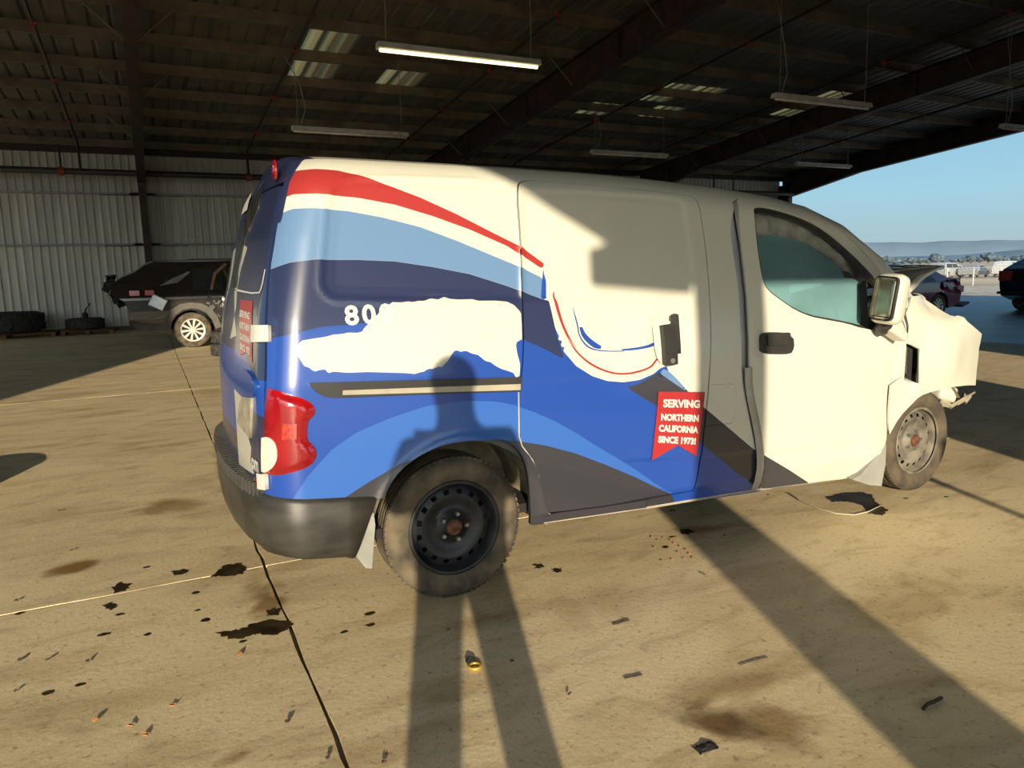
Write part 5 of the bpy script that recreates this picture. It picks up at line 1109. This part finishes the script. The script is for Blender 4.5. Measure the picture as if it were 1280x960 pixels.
# ---------------- lamps
M['tube_glow']=pmat('fluorescent_tube',(.8,.75,.6),.3,emis=(1,.85,.45),es=TUBE)
M['tube_off']=pmat('fluorescent_tube_dim',(.75,.72,.6),.3)
LF=[(1.96,7.35,4.33,1,'bright long tube light hanging left of the big rafter, its tube glowing yellow'),(1.83,13.1,4.30,0,'long tube light hanging behind, above the rear corner of the van roof'),(9.15,7.45,4.27,0,'tube light hanging high on the right, over the van cab'),(9.55,14.1,4.36,0,'small far tube light hanging over the sliding door of the van'),(17.3,14.6,4.44,0,'smallest tube light, hanging over the windshield near the sky'),(15.75,7.45,4.16,0,'tube light cut off by the right edge of the picture')]
for (x,y,z,g,lb) in LF:
    e=empty('tube_light',(x+1.22,y,z),label=lb,cat='light',group='hanging tube lights')
    b=MB(); b.add([(x,y-.06,z+.10),(x,y+.06,z+.10),(x,y+.085,z+.02),(x,y-.085,z+.02)]+[(x+2.44,y-.06,z+.10),(x+2.44,y+.06,z+.10),(x+2.44,y+.085,z+.02),(x+2.44,y-.085,z+.02)],[(0,1,2,3),(7,6,5,4),(0,4,5,1),(1,5,6,2),(2,6,7,3),(3,7,4,0)])
    fixn(b.mk('housing',M['lamp_white'],e))
    MB().tube([(x+.03,y,z),(x+2.41,y,z)],.022,10).mk('tube',M['tube_glow'] if g else M['tube_off'],e,smooth=True)
    for xx in (x+.12,x+2.3):
        MB().tube([(xx,y,z+.10),(xx+.015,y,z+.5),(xx,y,zp(y)+.02)],.006,5).mk('hanging_wire',M['girt'],e)
    if not g: MB().tube([(x+.18,y,z+.1),(x+.30,y,z+.45),(x+.22,y,z+.9),(x-.05,y,zp(y)-.05)],.008,5).mk('power_cord',M['girt'],e,smooth=True)
# ---------------- tyres, pallets and small things
def tyre_obj(name,c,R,w,lbl,grp=None,tread=20):
    e=empty(name,c,label=lbl,cat='tyre',group=grp)
    T=MB(); pr=[(R*.55,-w*.35),(R*.62,-w*.48),(R*.85,-w*.5),(R*.96,-w*.42),(R,-w*.3),(R,w*.3),(R*.96,w*.42),(R*.85,w*.5),(R*.62,w*.48),(R*.55,w*.35),(R*.5,0)]
    T.lathe(pr,(0,0,0),48); o=fixn(T.mk('casing',M['rubber'],e,world=False,smooth=True)); o.rotation_euler=(math.pi/2,0,0)
    B_=MB()
    for k in range(tread*2):
        t=2*math.pi*k/(tread*2); Mx=Matrix.Rotation(-t,3,'Y'); sgn=1 if k%2 else -1; B_.box(Mx@Vector((R*1.01,0,0))+Vector((0,sgn*w*.22,0)),(R*.05,w*.38,R*.10),Mx@Matrix.Rotation(sgn*.5,3,'X'))
    q=B_.mk('tread_lugs',M['rubber'],e,world=False); q.rotation_euler=(math.pi/2,0,0); return e
def pallet(c,lx,ly,lbl):
    e=empty('wooden_pallet',c,label=lbl,cat='pallet',group='wooden pallets by the far wall')
    for k in range(5):
        MB().box((0,-ly/2+.05+k*(ly-.1)/4,.11),(lx,.10,.02)).mk('board',M['pallet'],e,world=False)
    for k in range(3): MB().box((-lx/2+.05+k*(lx-.1)/2,0,.055),(.09,ly,.09)).mk('stringer',M['pallet'],e,world=False)
    return e
pallet((-4.5,20.7,0),2.3,1.1,'reddish wooden pallet under the big tractor tyre at the left edge')
pallet((-2.62,20.75,0),1.25,1.0,'reddish wooden pallet under the smaller tyre beside the black suv')
t1=tyre_obj('tractor_tyre',(-4.52,20.65,.42),.88,.52,'large tractor tyre lying flat on a pallet at the left edge by the wall',tread=14)
t2=tyre_obj('flat_tyre',(-2.68,20.75,.29),.46,.30,'medium black tyre lying flat on a pallet with a small jack on top')
jk=empty('bottle_jack',(-2.62,20.7,.44),label='small dark jack with a bent handle standing on the flat tyre',cat='tool')
MB().tube([(-2.66,20.7,.44),(-2.66,20.7,.58)],.07,8).mk('jack_body',M['dark'],jk); MB().tube([(-2.70,20.7,.48),(-2.62,20.7,.70),(-2.54,20.7,.78),(-2.52,20.7,.84)],.022,6,rs=[.04,.02,.015,.03]).mk('jack_handle',M['dark'],jk)
ta=tyre_obj('loose_tyre',(.22,11.7,.11),.34,.22,'lower black tyre of the pair stacked behind the rear of the van','tyres behind the van')
tb=tyre_obj('loose_tyre',(.24,11.68,.335),.34,.22,'upper black tyre of the pair stacked behind the rear of the van','tyres behind the van')
tc=tyre_obj('shadow_tyre',(-2.52,3.06,.12),.30,.24,'unseen black tyre added outside the left edge to cast the rounded shadow')  # unseen tyre, put in to cast the rounded shadow
for nm,pts,r in (('twig',G['twig'][:2],.0028),('twig',G['twig2'],.0022),('stick',G['twig3'],.006),('twig',G['twig4'],.0015)):
    a0,a1=pts[0],pts[-1]; p=[(a0[0]+(a1[0]-a0[0])*q+random.uniform(-.004,.004),a0[1]+(a1[1]-a0[1])*q+random.uniform(-.004,.004),r+.002) for q in (0,.3,.6,1)]
    lab={0:'dark forked twig on the concrete right of the photographer\'s shadow'}
    o=MB().tube(p,r,6).mk(nm,M['twig'],label={'stick':'dark straight stick lying in the wide post shadow at lower right'}.get(nm) or ('small dark twig left of the post shadow, '+('nearest the van' if pts==G['twig'][:2] else 'below the forked one' if pts is G['twig2'] else 'thin and pale, close to the post shadow')),cat='twig')
bm=None
cab=MB().tube([(x,y,.006) for x,y in G['cable']],.0035,6).mk('thin_wire',pmat('pale_wire',(.5,.45,.34),.6),smooth=True,label='thin pale wire curling round the oil puddle below the front door',cat='wire')
rx,ry=G['ring'][0]
re_=empty('brass_ring',(rx,ry,0),label='small brass ring with a dark strap lying between the shadow\'s legs',cat='ring')
b=MB(); b.tube([(rx+.020*math.cos(t),ry-.012+.020*math.sin(t),.007) for t in np.linspace(0,2*math.pi,20)],.006,6,cap=False); b.mk('ring',M['brass'],re_,smooth=True)
b=MB(); b.tube([(rx-.012,ry+.008,.007),(rx-.014,ry+.028,.010),(rx,ry+.044,.012),(rx+.014,ry+.028,.010),(rx+.012,ry+.008,.007)],.005,6); b.mk('strap',M['dark'],re_,smooth=True)
def scrap(name,x,y,r,mat,lab,cat,grp=None):
    n=7; top=[]; 
    vs_=[(x+r*math.cos(2*math.pi*k/n)*random.uniform(.6,1.3),y+r*.6*math.sin(2*math.pi*k/n)*random.uniform(.6,1.3),.003+random.uniform(0,.010)) for k in range(n)]
    v=vs_+[(a,b,c+.004) for a,b,c in vs_]; f=[tuple(range(n))[::-1],tuple(range(n,2*n))]+[(k,(k+1)%n,n+(k+1)%n,n+k) for k in range(n)]
    return mk(name,(v,f),mat,label=lab,cat=cat,group=grp)
for (x,y),w_ in zip(G['leaf'],('second from the left of the lowest leaves','lowest of the small group','leftmost of the group','rightmost of the lower group','beside the long oil puddle')): scrap('dry_leaf',x,y,.010,M['leaf'],'small curled dry leaf at lower left, '+w_,'leaf','dry leaves at lower left')
for (x,y) in G['bits']: scrap('dirt_crumb',x,y,.008,M['twig'],'tiny dark crumb of dirt on the concrete','debris','dirt crumbs on the concrete')
for (x,y) in G['pebbles']:
    bm=bmesh.new(); bmesh.ops.create_icosphere(bm,subdivisions=1,radius=.006)
    for v in bm.verts: v.co=v.co*random.uniform(.7,1.3); v.co.z*=.6; v.co+=Vector((x,y,.005))
    mk('glass_crumb',bm,M['leaf'],label='tiny crumb of broken glass on the concrete beside the post shadow',cat='debris',group='glass crumbs beside the post shadow')
x,y=G['dark'][0]; x2,y2=G['dark'][1]
e=empty('oily_rag',((x+x2)/2,(y+y2)/2,0),label='small crumpled oily rag on the dark smudge at the bottom of the picture',cat='rag')
v=[];f=[]
for i in range(9):
    for j in range(7): a,c=i/8,j/6; v.append(((x+x2)/2+(a-.5)*.065+random.uniform(-.004,.004),(y+y2)/2+(c-.5)*.035+random.uniform(-.004,.004),.003+.008*max(0,1-((a-.5)**2+(c-.5)**2)*4)*random.uniform(.4,1)))
for i in range(8):
    for j in range(6): q=i*7+j; f.append((q,q+7,q+8,q+1))
o=mk('cloth',(v,f),M['dark'],e); md=o.modifiers.new('s','SOLIDIFY'); md.thickness=.004
# ---------------- the photographer, standing just behind the camera
PE=empty('person',(-1.065,-3.02,0),label='person with legs apart holding up a phone, seen only as a shadow on the van',cat='person')
def skin(name,verts,edges,radii,mat,parent,root=0,sub=2):
    me=bpy.data.meshes.new(name); me.from_pydata(verts,edges,[]); o=bpy.data.objects.new(name,me); COL.objects.link(o); o.parent=parent; o.location=-Vector(parent.location)
    m=o.modifiers.new('skin','SKIN'); sv=me.skin_vertices[0].data
    for i,r in enumerate(radii): sv[i].radius=(r if isinstance(r,tuple) else (r,r))
    sv[root].use_root=True; s=o.modifiers.new('sub','SUBSURF'); s.levels=sub; s.render_levels=sub; me.materials.append(mat); me.polygons.foreach_set('use_smooth',[True]*len(me.polygons)); return o
px_,py_=-1.065,-3.02
J={'pel':(px_,py_,.92),'wa':(px_,py_,1.08),'ch':(px_,py_,1.28),'nk':(px_,py_+.01,1.42),'nk2':(px_+.0,py_+.03,1.50),'hd':(px_+.0,py_+.05,1.57),'hd2':(px_+.0,py_+.05,1.63)}
V=[J[k] for k in ('pel','wa','ch','nk','nk2','hd','hd2')]; E_=[(0,1),(1,2),(2,3),(3,4),(4,5),(5,6)]; Rr=[(.21,.14),(.205,.13),(.20,.14),(.11,.09),(.075,.07),(.09,.10),(.08,.09)]
for s in (-1,1):
    b0=len(V); V+=[(px_+s*.105,py_,.82),(px_+s*.150,py_+.02,.45),(px_+s*.20,py_,.12),(px_+s*.215,py_+.14,.05)]; E_+=[(0,b0),(b0,b0+1),(b0+1,b0+2),(b0+2,b0+3)]; Rr+=[.115,.080,.068,(.05,.04)]
    b0=len(V); V+=[(px_+s*.20,py_,1.36),(px_+s*.265,py_+.04,1.14),(px_+s*.13,py_+.20,1.27),(px_+s*.105,py_+.245,1.29)]; E_+=[(2,b0),(b0,b0+1),(b0+1,b0+2),(b0+2,b0+3)]; Rr+=[.085,.075,.048,.036]
M['cloth_dark']=pmat('dark_work_clothes',(.04,.045,.06),.9,var=.2,scale=20); M['skin']=pmat('skin',(.45,.28,.20),.5)
skin('body',V,E_,Rr,M['cloth_dark'],PE)
bm=bmesh.new(); bmesh.ops.create_uvsphere(bm,u_segments=24,v_segments=16,radius=.1)
for v in bm.verts: v.co=Vector((v.co.x*.82,v.co.y*1.0,v.co.z*1.2)); v.co+=Vector((px_+.0,py_+.055,1.60)); 
mk('head',bm,M['skin'],PE,smooth=True)
bm=bmesh.new(); bmesh.ops.create_uvsphere(bm,u_segments=24,v_segments=12,radius=.108)
for v in bm.verts: v.co=Vector((v.co.x*.86,v.co.y*1.0,max(v.co.z,-.01)*1.0)); v.co+=Vector((px_+.0,py_+.04,1.625))
mk('hair',bm,M['dark'],PE,smooth=True)
Bk=-F_; pc=Vector(CP)+Bk*.022
for s in (-1,1):
    h=pc+R2*(s*.078)+Bk*.012-Vector((0,0,.02)); w=Vector((px_+s*.105,py_+.245,1.29))
    V=[tuple(w),tuple(w.lerp(h,.6))]; E_=[(0,1)]; Rr=[.030,(.034,.02)]
    for k in range(4):
        base=h+Vector((0,0,.026-.018*k))+Bk*.012; V+=[tuple(base),tuple(base+R2*(-s*.012)-Bk*.012*0+Bk*.006),tuple(base-R2*(s*.030)+Bk*.004)]; n0=len(V)-3; E_+=[(1,n0),(n0,n0+1),(n0+1,n0+2)]; Rr+=[.0085,.008,.007]
    base=h+Vector((0,0,-.035))+Bk*.015; V+=[tuple(base),tuple(base-R2*(s*.03)+Bk*.008)]; n0=len(V)-2; E_+=[(1,n0),(n0,n0+1)]; Rr+=[.010,.009]
    skin('hand',V,E_,Rr,M['skin'],PE,sub=1)
ph=empty('phone',tuple(pc),label='dark phone held up in both hands by the person',cat='phone')
Mx=Matrix((R2,D2,F_)).transposed()
bm=rbox(pc-R2*0,(.150,.072,.008),Mx,.003,2); mk('case',bm,M['dark'],ph)
# scene tidying
bpy.context.view_layer.update()
